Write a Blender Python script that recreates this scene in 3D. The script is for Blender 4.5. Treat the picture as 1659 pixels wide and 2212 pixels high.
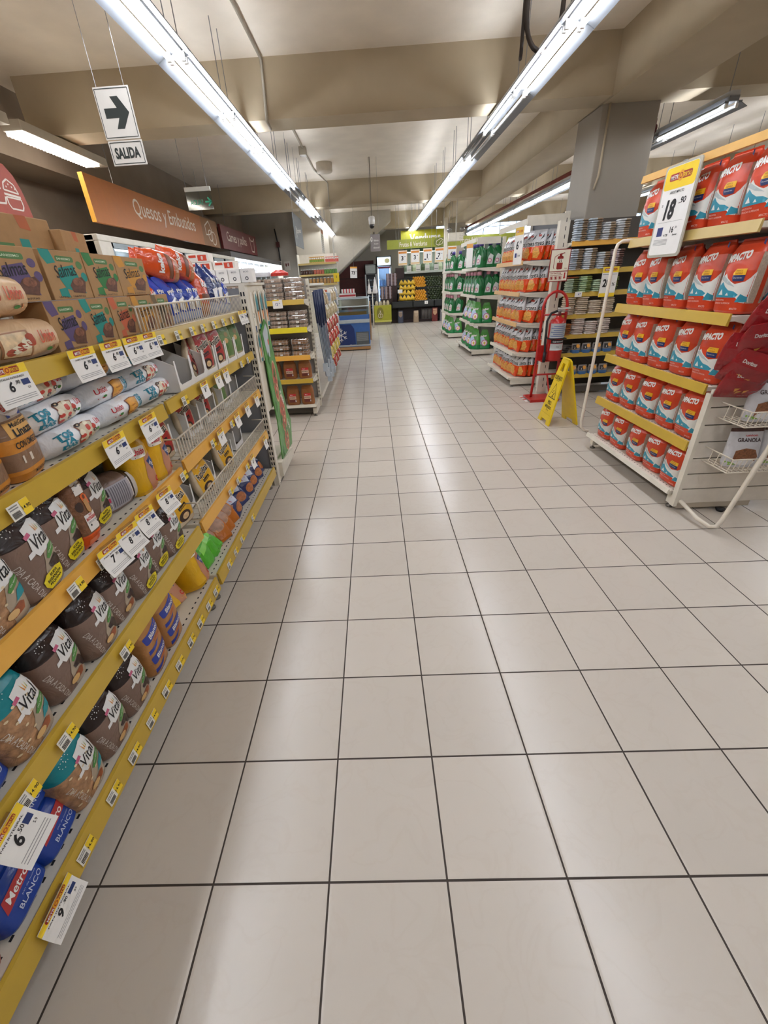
import bpy, bmesh, math, random
from mathutils import Vector, Matrix
random.seed(7)
PI = math.pi
SC = bpy.context.scene
COL = SC.collection
for _o in list(bpy.data.objects):
    bpy.data.objects.remove(_o)

# ------------------------------------------------------------------ camera, world, exposure
def make_camera():
    p, y, r, h = 0.489088, -0.033233, -0.061106, 1.496536
    f = Vector((math.sin(y)*math.cos(p), math.cos(y)*math.cos(p), -math.sin(p)))
    r0 = Vector((math.cos(y), -math.sin(y), 0)); u0 = r0.cross(f)
    rr = r0*math.cos(r) + u0*math.sin(r)
    uu = -r0*math.sin(r) + u0*math.cos(r)
    m = Matrix((rr, uu, -f)).transposed().to_4x4()
    m.translation = Vector((0, 0, h))
    cd = bpy.data.cameras.new('camera'); co = bpy.data.objects.new('camera', cd)
    COL.objects.link(co); co.matrix_world = m
    cd.sensor_fit = 'HORIZONTAL'; cd.sensor_width = 36.0
    cd.lens = 869.05/1659*36.0
    cd.shift_x = 30.82/1659; cd.shift_y = -36.17/1659
    cd.clip_start = 0.02; cd.clip_end = 200
    SC.camera = co
make_camera()
SC.view_settings.view_transform = 'Standard'
SC.view_settings.look = 'None'
SC.view_settings.gamma = 1.0
SC.view_settings.use_curve_mapping = False
SC.view_settings.exposure = 1.28
TUBE_POWER = 17.0            # emission of a fluorescent tube
W = bpy.data.worlds.new('daylight'); SC.world = W; W.use_nodes = True
W.node_tree.nodes['Background'].inputs[0].default_value = (0.72, 0.86, 1.0, 1)
W.node_tree.nodes['Background'].inputs[1].default_value = 3.0
SC.cycles.max_bounces = 8; SC.cycles.diffuse_bounces = 5; SC.cycles.glossy_bounces = 3
SC.cycles.transparent_max_bounces = 12; SC.cycles.transmission_bounces = 4
SC.cycles.caustics_reflective = False; SC.cycles.caustics_refractive = False
SC.cycles.sample_clamp_indirect = 6.0

# ------------------------------------------------------------------ materials
def lin(hx):
    hx = hx.lstrip('#')
    o = []
    for i in (0, 2, 4):
        c = int(hx[i:i+2], 16)/255
        o.append(c/12.92 if c <= .04045 else ((c+.055)/1.055)**2.4)
    return (o[0], o[1], o[2], 1)
MATS = {}
def P(hx, rough=.5, metal=0.0, bump=0.0, bs=30, noise=.05, ns=14, spec=.5):
    k = (hx, rough, metal, bump, bs, noise, ns, spec)
    if k in MATS: return MATS[k]
    m = bpy.data.materials.new('paint_' + hx.strip('#')); m.use_nodes = True
    nt = m.node_tree; b = nt.nodes['Principled BSDF']
    b.inputs['Roughness'].default_value = rough; b.inputs['Metallic'].default_value = metal
    b.inputs['Specular IOR Level'].default_value = spec
    tc = nt.nodes.new('ShaderNodeTexCoord')
    n = nt.nodes.new('ShaderNodeTexNoise'); n.inputs['Scale'].default_value = ns; n.inputs['Detail'].default_value = 4
    nt.links.new(tc.outputs['Object'], n.inputs['Vector'])
    mr = nt.nodes.new('ShaderNodeMapRange'); mr.inputs['From Min'].default_value = .3; mr.inputs['From Max'].default_value = .7
    mr.inputs['To Min'].default_value = 1-noise; mr.inputs['To Max'].default_value = 1+noise
    nt.links.new(n.outputs['Fac'], mr.inputs['Value'])
    mx = nt.nodes.new('ShaderNodeMix'); mx.data_type = 'RGBA'; mx.blend_type = 'MULTIPLY'
    mx.inputs[0].default_value = 1.0; mx.inputs[6].default_value = lin(hx)
    nt.links.new(mr.outputs['Result'], mx.inputs[7])
    nt.links.new(mx.outputs[2], b.inputs['Base Color'])
    if bump:
        n2 = nt.nodes.new('ShaderNodeTexNoise'); n2.inputs['Scale'].default_value = bs; n2.inputs['Detail'].default_value = 3
        n2.inputs['Distortion'].default_value = 1.2
        nt.links.new(tc.outputs['Object'], n2.inputs['Vector'])
        bp = nt.nodes.new('ShaderNodeBump'); bp.inputs['Strength'].default_value = bump; bp.inputs['Distance'].default_value = .01
        nt.links.new(n2.outputs['Fac'], bp.inputs['Height']); nt.links.new(bp.outputs['Normal'], b.inputs['Normal'])
    MATS[k] = m
    return m
def film(hx, rough=.27, bump=.45, bs=22): return P(hx, rough, bump=bump, bs=bs, noise=.1)      # crinkled wrapper film
def paper(hx): return P(hx, .65, noise=.03)
def steel(hx): return P(hx, .38, noise=.05)                                                     # powder-coated steel
def emit(hx, s):
    k = ('e', hx, s)
    if k in MATS: return MATS[k]
    m = bpy.data.materials.new('lamp_' + hx.strip('#')); m.use_nodes = True
    b = m.node_tree.nodes['Principled BSDF']
    b.inputs['Base Color'].default_value = lin(hx)
    b.inputs['Emission Color'].default_value = lin(hx); b.inputs['Emission Strength'].default_value = s
    MATS[k] = m
    return m
def glass(tint='#ffffff', gloss=.12):
    k = ('g', tint, gloss)
    if k in MATS: return MATS[k]
    m = bpy.data.materials.new('clear_pane'); m.use_nodes = True
    nt = m.node_tree; nt.nodes.remove(nt.nodes['Principled BSDF'])
    t = nt.nodes.new('ShaderNodeBsdfTransparent'); t.inputs[0].default_value = lin(tint)
    g = nt.nodes.new('ShaderNodeBsdfGlossy'); g.inputs['Roughness'].default_value = .08
    x = nt.nodes.new('ShaderNodeMixShader'); x.inputs[0].default_value = gloss
    nt.links.new(t.outputs[0], x.inputs[1]); nt.links.new(g.outputs[0], x.inputs[2])
    nt.links.new(x.outputs[0], nt.nodes['Material Output'].inputs['Surface'])
    MATS[k] = m
    return m

# ------------------------------------------------------------------ mesh building
def ell(cx, cz, rx, rz, n=20, a0=0, a1=2*PI):
    k = n if abs(a1-a0) > 6.2 else n+1
    return [(cx+rx*math.cos(a0+(a1-a0)*i/n), cz+rz*math.sin(a0+(a1-a0)*i/n)) for i in range(k)]
def rc(x0, x1, z0, z1): return [(x0, z0), (x1, z0), (x1, z1), (x0, z1)]
def rrc(x0, x1, z0, z1, r, n=4):
    o = []
    for cx, cz, a in ((x1-r, z0+r, -PI/2), (x1-r, z1-r, 0), (x0+r, z1-r, PI/2), (x0+r, z0+r, PI)):
        for i in range(n+1): o.append((cx+r*math.cos(a+PI/2*i/n), cz+r*math.sin(a+PI/2*i/n)))
    return o
def rot2(pl, a, c=(0, 0)):
    ca, sa = math.cos(a), math.sin(a)
    return [(c[0]+(x-c[0])*ca-(z-c[1])*sa, c[1]+(x-c[0])*sa+(z-c[1])*ca) for x, z in pl]
def FRONT(y): return lambda x, z, o: Vector((x, y-o, z))          # a flat face looking towards -y
def SIDE(x0): return lambda y, z, o: Vector((x0+o, y, z))         # towards +x
def SIDEN(x0): return lambda y, z, o: Vector((x0-o, -y, z))       # towards -x
def BACK(y): return lambda x, z, o: Vector((-x, y+o, z))
def TOP(z0): return lambda x, y, o: Vector((x, y, z0+o))
TXT = {}
def text_shape(s, bold, shear):
    k = (s, bold, shear)
    if k in TXT: return TXT[k]
    cu = bpy.data.curves.new('t', 'FONT'); cu.body = s; cu.offset = bold; cu.shear = shear; cu.resolution_u = 3
    cu.fill_mode = 'FRONT' if hasattr(cu, 'fill_mode') else cu.fill_mode
    ob = bpy.data.objects.new('t', cu)
    me = ob.to_mesh()
    vs = [(v.co.x, v.co.y) for v in me.vertices]; fs = [tuple(p.vertices) for p in me.polygons]
    ob.to_mesh_clear(); bpy.data.objects.remove(ob); bpy.data.curves.remove(cu)
    x0 = min(v[0] for v in vs); x1 = max(v[0] for v in vs); y0 = min(v[1] for v in vs); y1 = max(v[1] for v in vs)
    r = ([(x-(x0+x1)/2, y-(y0+y1)/2) for x, y in vs], fs, x1-x0, y1-y0)
    TXT[k] = r
    return r
class MB:
    def __init__(s): s.v = []; s.f = []; s.mi = []; s.sm = []; s.mats = []
    def slot(s, m):
        if m not in s.mats: s.mats.append(m)
        return s.mats.index(m)
    def add(s, vs, fs, m, sm=False):
        b = len(s.v); k = s.slot(m)
        s.v.extend(tuple(v) for v in vs)
        for f in fs: s.f.append(tuple(b+i for i in f)); s.mi.append(k); s.sm.append(sm)
    def box(s, x0, x1, y0, y1, z0, z1, m, bev=0):
        if bev:
            bm = bmesh.new(); bmesh.ops.create_cube(bm, size=1)
            for v in bm.verts: v.co = ((x0+x1)/2+v.co.x*(x1-x0), (y0+y1)/2+v.co.y*(y1-y0), (z0+z1)/2+v.co.z*(z1-z0))
            bmesh.ops.bevel(bm, geom=bm.edges[:], offset=bev, segments=2, profile=.6, affect='EDGES')
            s.bm(bm, m); return s
        s.add([(x0,y0,z0),(x1,y0,z0),(x1,y1,z0),(x0,y1,z0),(x0,y0,z1),(x1,y0,z1),(x1,y1,z1),(x0,y1,z1)],
              [(0,3,2,1),(4,5,6,7),(0,1,5,4),(1,2,6,5),(2,3,7,6),(3,0,4,7)], m)
        return s
    def bm(s, bm, m, sm=False):
        bm.verts.index_update()
        s.add([v.co.copy() for v in bm.verts], [tuple(v.index for v in f.verts) for f in bm.faces], m, sm); bm.free()
    def prism(s, poly, t0, t1, m, ax='y'):
        """poly (p,q) swept from t0 to t1: ax y -> (p,t,q), x -> (t,p,q), z -> (p,q,t)"""
        g = {'y': lambda p, q, t: (p, t, q), 'x': lambda p, q, t: (t, p, q), 'z': lambda p, q, t: (p, q, t)}[ax]
        n = len(poly)
        bm = bmesh.new()
        A = [bm.verts.new(g(p, q, t0)) for p, q in poly]; B = [bm.verts.new(g(p, q, t1)) for p, q in poly]
        bm.faces.new(A); bm.faces.new(B[::-1])
        for i in range(n): bm.faces.new((A[i], B[i], B[(i+1) % n], A[(i+1) % n]))
        bmesh.ops.recalc_face_normals(bm, faces=bm.faces[:])
        s.bm(bm, m); return s
    def tube(s, pts, r, m, n=8, closed=False, cap=True):
        pts = [Vector(p) for p in pts]; N = len(pts); vs = []; fs = []
        up = None
        for i, p in enumerate(pts):
            if closed: d = pts[(i+1) % N]-pts[i-1]
            else: d = pts[min(i+1, N-1)]-pts[max(i-1, 0)]
            d.normalize()
            if up is None: up = Vector((0, 0, 1)) if abs(d.z) < .9 else Vector((1, 0, 0))
            a = d.cross(up).normalized(); b = a.cross(d).normalized(); up = b
            for k in range(n):
                t = 2*PI*k/n
                vs.append(p+a*(r*math.cos(t))+b*(r*math.sin(t)))
        for i in range(N if closed else N-1):
            j = (i+1) % N
            for k in range(n): fs.append((i*n+k, i*n+(k+1) % n, j*n+(k+1) % n, j*n+k))
        if cap and not closed: fs.append(tuple(range(n))[::-1]); fs.append(tuple(range((N-1)*n, N*n)))
        s.add(vs, fs, m, n > 5); return s
    def lathe(s, prof, m, n=20, c=(0, 0), sm=True):
        vs = []; fs = []
        for r, z in prof:
            for k in range(n): vs.append((c[0]+r*math.cos(2*PI*k/n), c[1]+r*math.sin(2*PI*k/n), z))
        for i in range(len(prof)-1):
            for k in range(n): fs.append((i*n+k, i*n+(k+1) % n, (i+1)*n+(k+1) % n, (i+1)*n+k))
        fs.append(tuple(range(n))[::-1]); fs.append(tuple(range((len(prof)-1)*n, len(prof)*n)))
        s.add(vs, fs, m, sm); return s
    def decal(s, poly, S, m, off=.001, step=0):
        """a flat printed shape laid on the surface S"""
        bm = bmesh.new()
        bm.faces.new([bm.verts.new((x, z, 0)) for x, z in poly]).normal_update()
        if step:
            xs = [p[0] for p in poly]; zs = [p[1] for p in poly]
            for lo, hi, nrm in ((min(xs), max(xs), (1, 0, 0)), (min(zs), max(zs), (0, 1, 0))):
                t = math.ceil(lo/step)*step
                while t < hi:
                    bmesh.ops.bisect_plane(bm, geom=bm.verts[:]+bm.edges[:]+bm.faces[:], plane_co=(t*nrm[0], t*nrm[1], 0), plane_no=nrm)
                    t += step
        for f in bm.faces: f.normal_update()
        bmesh.ops.triangulate(bm, faces=bm.faces[:])
        for f in bm.faces: f.normal_update()
        for f in bm.faces:
            if f.normal.z < 0: f.normal_flip()
        for v in bm.verts: v.co = S(v.co.x, v.co.y, off)
        s.bm(bm, m, bool(step)); return s
    def text(s, t, S, m, cx, cz, h, w=None, rot=0, off=.0015, bold=.015, shear=0):
        vs, fs, bw, bh = text_shape(t, bold, shear)
        sz = h/bh; sx = w/bw if w else sz
        ca, sa = math.cos(rot), math.sin(rot)
        out = [(cx+x*sx*ca-z*sz*sa, cz+x*sx*sa+z*sz*ca) for x, z in vs]
        if hasattr(S, '__self__') or getattr(S, 'curved', 0):     # finer strokes so the print follows a rounded wrapper
            st = getattr(S, 'curved', 0) or .007
            bm = bmesh.new(); bv = [bm.verts.new((x, z, 0)) for x, z in out]
            for f in fs:
                try: bm.faces.new([bv[i] for i in f])
                except ValueError: pass
            for ax in (0, 1):
                q = [p[ax] for p in out]; stp = st if ax == 0 or not getattr(S, 'curved', 0) else .15; t = math.ceil(min(q)/stp)*stp
                while t < max(q):
                    bmesh.ops.bisect_plane(bm, geom=bm.verts[:]+bm.edges[:]+bm.faces[:], plane_co=(t*(ax == 0), t*(ax == 1), 0), plane_no=(ax == 0, ax == 1, 0)); t += stp
            for v in bm.verts: v.co = S(v.co.x, v.co.y, off)
            s.bm(bm, m); return s
        s.add([S(x, z, off) for x, z in out], fs, m); return s
    def mesh(s, name):
        me = bpy.data.meshes.new(name); me.from_pydata(s.v, [], s.f)
        for m in s.mats: me.materials.append(m)
        me.polygons.foreach_set('material_index', s.mi); me.polygons.foreach_set('use_smooth', s.sm)
        me.update(); return me
    def obj(s, name, parent=None, loc=(0, 0, 0), rot=(0, 0, 0), **kw):
        o = bpy.data.objects.new(name, s.mesh(name)); COL.objects.link(o)
        o.location = loc; o.rotation_euler = rot
        KIDS[o.name] = []
        if parent is not None: o.parent = parent; KIDS[parent.name].append(o)
        for k, v in kw.items(): o[k] = v
        return o
KIDS = {}
def empty(name, loc=(0, 0, 0), rot=(0, 0, 0)):
    o = bpy.data.objects.new(name, None); COL.objects.link(o); o.location = loc; o.rotation_euler = rot
    o.empty_display_size = .05; KIDS[o.name] = []
    return o
def tag(o, label, cat, group=None):
    o['label'] = label; o['category'] = cat
    if group: o['group'] = group
    return o
def struct(mb, name): return mb.obj(name, kind='structure')
def copy_tree(o, parent=None):
    c = o.copy(); COL.objects.link(c); KIDS[c.name] = []
    if parent is not None: c.parent = parent; KIDS[parent.name].append(c)
    for ch in KIDS[o.name]: copy_tree(ch, c)
    return c
USED = set()
PROTO = {}
def put(maker, loc, rot, label, cat, group=None, sc=None, *a):
    """the first call places the thing itself, later calls a copy of it with copies of its parts"""
    key = (maker.__name__,)+a
    if key not in PROTO: PROTO[key] = maker(*a); o = PROTO[key]
    else: o = copy_tree(PROTO[key])
    o.location = loc; o.rotation_euler = rot if not isinstance(rot, (int, float)) else (0, 0, rot)
    o.scale = (1, 1, 1) if sc is None else (sc if not isinstance(sc, (int, float)) else (sc, sc, sc))
    for k in ('label', 'category', 'group'):
        if k in o: del o[k]
    return tag(o, label, cat, group)
class Loft:
    """rings of superellipses: keys (z, half width, half depth, exponent, centre x, centre y)"""
    def __init__(s, keys): s.k = [tuple(list(k)+[0]*(6-len(k))) for k in keys]
    def at(s, z):
        k = s.k
        if z <= k[0][0]: return k[0][1:]
        for i in range(len(k)-1):
            if z <= k[i+1][0]:
                t = (z-k[i][0])/max(1e-9, k[i+1][0]-k[i][0])
                return tuple(k[i][j]+(k[i+1][j]-k[i][j])*t for j in range(1, 6))
        return k[-1][1:]
    def build(s, mb, mf, n=24, sub=2, cap=None, z0=None, z1=None):
        zs = []
        for i in range(len(s.k)-1):
            for j in range(sub): zs.append(s.k[i][0]+(s.k[i+1][0]-s.k[i][0])*j/sub)
        zs.append(s.k[-1][0])
        for e in getattr(s, 'cuts', []): zs.append(e)
        zs = sorted(set(zs)); 
        if z0 is not None: zs = [z for z in zs if z >= z0-1e-6]
        if z1 is not None: zs = [z for z in zs if z <= z1+1e-6]
        R = []
        for z in zs:
            a, b, e, cx, cy = s.at(z); r = []
            for k in range(n):
                t = 2*PI*k/n; c, q = math.cos(t), math.sin(t)
                r.append((cx+a*math.copysign(abs(c)**(2/e), c), cy+b*math.copysign(abs(q)**(2/e), q), z))
            R.append(r)
        for i in range(len(R)-1):
            zm = (zs[i]+zs[i+1])/2
            groups = {}
            for k in range(n):
                m = mf(zm, 2*PI*(k+.5)/n) if callable(mf) else mf
                groups.setdefault(m, []).append((k, (k+1) % n, n+(k+1) % n, n+k))
            for m, fs in groups.items(): mb.add(R[i]+R[i+1], fs, m, True)
        mb.add(R[0], [tuple(range(n))[::-1]], mf(zs[0], 0) if callable(mf) else mf)
        mb.add(R[-1], [tuple(range(n))], mf(zs[-1], 0) if callable(mf) else mf)
        return mb
    def front(s, x, z, o=0):
        a, b, e, cx, cy = s.at(z); p = min(.999, abs((x-cx)/a))
        return Vector((x, cy-b*(1-p**e)**(1/e)-o, z))
    def right(s, y, z, o=0):
        a, b, e, cx, cy = s.at(z); p = min(.999, abs((y-cy)/b))
        return Vector((cx+a*(1-p**e)**(1/e)+o, y, z))
def nth(i): return ('first', 'second', 'third', 'fourth', 'fifth', 'sixth', 'seventh', 'eighth', 'ninth', 'tenth', 'eleventh', 'twelfth', 'thirteenth', 'fourteenth', 'fifteenth', 'sixteenth')[i]
WHITE = paper('#eceae6'); BLACK = P('#17161a', .6); YEL = paper('#f2cf2e'); RED = paper('#c22a22')
CREAM = steel('#dcd6c8'); GREY = steel('#8f9092'); WIRE = steel('#d9d0c0')
RAILY = P('#c5a43e', .32, noise=.04); RAILO = P('#e2ab4a', .32, noise=.04); RAILP = P('#c3aa69', .3, noise=.04)
# ------------------------------------------------------------------ the room
def tile_material():
    m = bpy.data.materials.new('ceramic_floor_tile'); m.use_nodes = True
    nt = m.node_tree; N = nt.nodes; L = nt.links; b = N['Principled BSDF']
    def math_(op, a, c=None, d=None):
        n = N.new('ShaderNodeMath'); n.operation = op
        for i, v in enumerate((a, c, d)):
            if v is None: continue
            if isinstance(v, (int, float)): n.inputs[i].default_value = v
            else: L.new(v, n.inputs[i])
        return n.outputs[0]
    tc = N.new('ShaderNodeTexCoord'); sp = N.new('ShaderNodeSeparateXYZ'); L.new(tc.outputs['Object'], sp.inputs[0])
    s = 0.333
    u = math_('DIVIDE', math_('SUBTRACT', sp.outputs[0], 0.1352), s); v = math_('DIVIDE', math_('SUBTRACT', sp.outputs[1], 0.4887), s)
    fu, fv = math_('FLOOR', u), math_('FLOOR', v)
    du = math_('MINIMUM', math_('FRACT', u), math_('SUBTRACT', 1, math_('FRACT', u)))
    dv = math_('MINIMUM', math_('FRACT', v), math_('SUBTRACT', 1, math_('FRACT', v)))
    d = math_('MINIMUM', du, dv)
    cb = N.new('ShaderNodeCombineXYZ'); L.new(fu, cb.inputs[0]); L.new(fv, cb.inputs[1])
    wn = N.new('ShaderNodeTexWhiteNoise'); wn.noise_dimensions = '2D'; L.new(cb.outputs[0], wn.inputs['Vector'])
    # veins shifted per tile
    va = N.new('ShaderNodeVectorMath'); va.operation = 'MULTIPLY_ADD'; va.inputs[1].default_value = (3, 3, 3)
    L.new(wn.outputs['Color'], va.inputs[0]); L.new(tc.outputs['Object'], va.inputs[2])
    n1 = N.new('ShaderNodeTexNoise'); n1.inputs['Scale'].default_value = 7; n1.inputs['Detail'].default_value = 7; n1.inputs['Distortion'].default_value = .8
    L.new(va.outputs[0], n1.inputs['Vector'])
    cr = N.new('ShaderNodeValToRGB'); e = cr.color_ramp.elements
    e[0].position = .46; e[0].color = (1, 1, 1, 1); e[1].position = .53; e[1].color = (1, 1, 1, 1)
    x = cr.color_ramp.elements.new(.495); x.color = (.9, .86, .82, 1)
    L.new(n1.outputs['Fac'], cr.inputs[0])
    n2 = N.new('ShaderNodeTexNoise'); n2.inputs['Scale'].default_value = 2.2; n2.inputs['Detail'].default_value = 5
    L.new(tc.outputs['Object'], n2.inputs['Vector'])
    tone = math_('ADD', math_('MULTIPLY_ADD', wn.outputs['Value'], .07, .94), math_('MULTIPLY_ADD', n2.outputs['Fac'], .08, -.04))
    base = N.new('ShaderNodeMix'); base.data_type = 'RGBA'; base.blend_type = 'MULTIPLY'; base.inputs[0].default_value = .22
    base.inputs[6].default_value = lin('#ccc3b8'); L.new(cr.outputs[0], base.inputs[7])
    b2 = N.new('ShaderNodeMix'); b2.data_type = 'RGBA'; b2.blend_type = 'MULTIPLY'; b2.inputs[0].default_value = 1
    L.new(base.outputs[2], b2.inputs[6]); L.new(tone, b2.inputs[7])
    gw = math_('MULTIPLY_ADD', math_('SUBTRACT', n2.outputs['Fac'], .5), .004, .0085)
    g = math_('LESS_THAN', d, gw)
    b3 = N.new('ShaderNodeMix'); b3.data_type = 'RGBA'; L.new(g, b3.inputs[0]); L.new(b2.outputs[2], b3.inputs[6]); b3.inputs[7].default_value = lin('#3a3029')
    L.new(b3.outputs[2], b.inputs['Base Color'])
    n3 = N.new('ShaderNodeTexNoise'); n3.inputs['Scale'].default_value = 5; n3.inputs['Detail'].default_value = 5; L.new(tc.outputs['Object'], n3.inputs['Vector'])
    r = math_('ADD', math_('MULTIPLY_ADD', n3.outputs['Fac'], .08, .2), math_('MULTIPLY', g, .5))
    L.new(r, b.inputs['Roughness'])
    h = math_('MULTIPLY_ADD', n1.outputs['Fac'], .0, math_('SMOOTH_MIN', math_('MULTIPLY', d, 40), 1, .2))
    bp = N.new('ShaderNodeBump'); bp.inputs['Strength'].default_value = .18; bp.inputs['Distance'].default_value = .004
    L.new(h, bp.inputs['Height']); L.new(bp.outputs[0], b.inputs['Normal'])
    return m
PLASTER = P('#ece3d5', .8, bump=.06, bs=60, noise=.05, ns=3)
BEAM = P('#b9ab92', .75, bump=.05, bs=60, noise=.05, ns=3)
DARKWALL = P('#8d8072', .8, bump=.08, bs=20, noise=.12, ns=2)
GREYWALL = P('#a09a90', .8, noise=.05, ns=2)
X0, X1, Y0, Y1, CZ = -4.6, 11.0, -7.0, 19.0, 3.62
m = MB(); m.box(X0, X1, Y0, Y1, -.12, 0, tile_material()); struct(m, 'floor')
m = MB(); m.box(X0, X1, Y0, Y1, CZ, CZ+.15, PLASTER); struct(m, 'ceiling')
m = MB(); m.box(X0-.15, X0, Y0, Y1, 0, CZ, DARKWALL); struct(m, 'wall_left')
m = MB(); m.box(X1, X1+.15, Y0, Y1, 0, CZ, BEAM); struct(m, 'wall_right')
m = MB(); m.box(X0, X1, Y0-.15, Y0, 0, CZ, PLASTER); struct(m, 'wall_front')
m = MB()                                                        # back wall with its high window openings
wins = [(2.62, 3.02, 2.9, 3.3), (3.85, 6.45, 2.8, 3.46), (8.2, 10.6, 2.75, 3.5)]
m.box(X0, X1, Y1, Y1+.2, 0, 2.75, GREYWALL); m.box(X0, X1, Y1, Y1+.2, 3.5, CZ, GREYWALL)
xs = [X0]+[w for a in wins for w in a[:2]]+[X1]
for i in range(0, len(xs), 2): m.box(xs[i], xs[i+1], Y1, Y1+.2, 2.75, 3.5, GREYWALL)
for a in wins: m.box(a[0], a[1], Y1, Y1+.2, 2.75, a[2], GREYWALL); m.box(a[0], a[1], Y1, Y1+.2, a[3], 3.5, GREYWALL)
struct(m, 'wall_back')
for i, (a, b, c, d) in enumerate(wins):
    m = MB(); fr = steel('#c9cfd2')
    for z in (c, d-.04): m.box(a, b, Y1+.02, Y1+.07, z, z+.04, fr)
    n = max(1, round((b-a)/.65))
    for k in range(n+1):
        x = a+(b-a-.03)*k/n; m.box(x, x+.03, Y1+.02, Y1+.07, c, d, fr)
    m.box(a, b, Y1+.025, Y1+.06, (c+d)/2-.012, (c+d)/2+.012, fr)
    w = struct(m, 'window_%d' % (i+1))
    m = MB(); m.box(a, b, Y1+.1, Y1+.106, c, d, glass('#eef6ff', .05)); m.obj('pane', w)
for i, (ya, yb) in enumerate(((-6.05, -5.65), (-.05, .35), (5.86, 6.24), (11.78, 12.2), (17.3, 17.7))):
    m = MB(); m.box(-3.75 if i == 2 else X0, X1, ya, yb, 3.12, CZ, BEAM); struct(m, 'beam_cross')
m = MB(); m.box(2.68, 3.34, Y0, 17.3, 3.1, CZ, BEAM); struct(m, 'beam_long')
for yy in (6.05, 16.7):
    m = MB(); m.box(2.68, 3.32, yy, yy+.62, 0, 3.12, P('#a19a8f', .7, noise=.04, ns=2), bev=.012)
    m.tube([(2.75, yy-.02, 3.1), (2.75, yy-.02, 2.45), (2.72, yy-.02, 2.32)], .012, BEAM); struct(m, 'column')
# darker bulkhead above the wall refrigerators and the staircase soffit in the back corner
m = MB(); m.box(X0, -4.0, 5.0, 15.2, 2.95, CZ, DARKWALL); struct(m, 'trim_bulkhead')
m = MB(); m.box(X0, -2.35, 15.2, Y1, 0, CZ, GREYWALL); struct(m, 'wall_corner')
m = MB(); m.box(-2.35, -1.3, 15.0, Y1, 0, CZ, P('#c9c0ae', .75, noise=.04, ns=2)); struct(m, 'wall_panel')
m = MB(); m.prism([(-1.3, 1.75), (.75, 3.3), (.75, CZ), (-1.3, CZ)], 16.8, Y1, P('#b9b4a9', .8, noise=.04)); struct(m, 'wall_stair_soffit')
m = MB(); m.box(-1.3, .1, 18.4, 18.98, 0, 2.2, P('#4a1b1a', .6, noise=.1))
for k in range(3):
    m.box(-1.3, .1, 18.38, 18.4, .5+k*.55, .53+k*.55, P('#2f1211', .6))
struct(m, 'wall_maroon_panel')

# ------------------------------------------------------------------ fluorescent fixtures
REFL = P('#777b81', .4, noise=.02); HOUS = steel('#b9bcbd')
def light_fixture(lit=2):
    root = empty('fluorescent_fixture')
    L = 1.15
    m = MB(); m.prism([(-.05, .09), (.05, .09), (.05, .045), (-.05, .045)], 0, L, REFL)
    for s in (-1, 1): m.prism([(s*.078, .04), (s*.15, 0), (s*.146, -.004), (s*.076, .036)], 0, L, REFL); m.box(s*.05-.003, s*.085+.003, .0, .01, .03, .05, REFL) if s > 0 else m.box(-.088, -.047, 0, .01, .03, .05, REFL)  # wings set off the housing; gaps added so the tubes brighten the ceiling
    m.box(-.045, .045, 0, L, .08, .13, HOUS); m.obj('reflector', root)
    for s in (-1, 1):
        m = MB(); t = emit('#f4f8ff', TUBE_POWER) if (lit == 2 or (lit == 1 and s < 0)) else P('#cfd2d4', .3)
        m.tube([(s*.052, .04, .012), (s*.052, L-.04, .012)], .014, t, n=10); m.obj('tube', root)
    for y in (.012, L-.03):
        for s in (-1, 1): m = MB(); m.box(s*.052-.014, s*.052+.014, y, y+.02, -.004, .045, WHITE); m.obj('lampholder', root)
    for y in (.1, L-.1): m = MB(); m.tube([(0, y, .12), (0, y, CZ-2.96)], .004, GREY, n=5); m.obj('hanger', root)
    return root
def row(x, ys, z, what, dead=()):
    for i, y in enumerate(ys):
        k = 0 if i in dead else (1 if (i+100) in dead else 2)
        
        st = {0: 'unlit fixture', 1: 'half lit fixture', 2: 'lit twin tube fixture'}[k]
        nm = i-max(0, sum(1 for q in ys if q < 1.6))
        pos = (nth(nm)+' ahead of the viewer' if nm >= 0 else nth(-nm-1)+' behind the viewer')
        put(light_fixture, (x, y, z), 0, f'{st} {what}, {pos}', 'ceiling light', 'fluorescent fixtures', None, k)
row(-1.325, [4.03+1.158*k for k in range(-5, 12)], 2.96, 'in the run by the bread shelves', dead=(9, 12))
row(1.48, [4.01+1.158*k for k in range(-5, 12)], 2.96, 'in the run by the rice rack', dead=(7, 106))
row(3.75, [5.5+1.158*k for k in range(0, 11)], 2.86, 'in the run beyond the column', dead=(100, 1))
row(6.6, [3.0+1.6*k for k in range(-4, 9)], 2.95, 'in the farthest run')
def wall_light():
    root = empty('louvre_fixture')
    m = MB(); m.box(-.1, .1, 0, 1.5, .03, .12, steel('#bdb7ab'), bev=.008); m.obj('housing', root)
    m = MB(); m.box(-.085, .085, .02, 1.3, .0, .03, emit('#fff6ea', 9.0)); m.obj('diffuser', root)
    m = MB()
    for k in range(26): m.box(-.09, .09, .03+k*.05, .036+k*.05, -.006, .004, WHITE)
    m.obj('louvre', root)
    return root
for i, y in enumerate((-1.2, .4, 2.0, 3.6, 5.25)):
    put(wall_light, (-3.52, y, 2.98), 0, 'white louvred ceiling light over the left wall, '+('nearest the orange sign' if i == 4 else nth(4-i)+' from the orange sign'), 'ceiling light', 'louvred lights')
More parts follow.
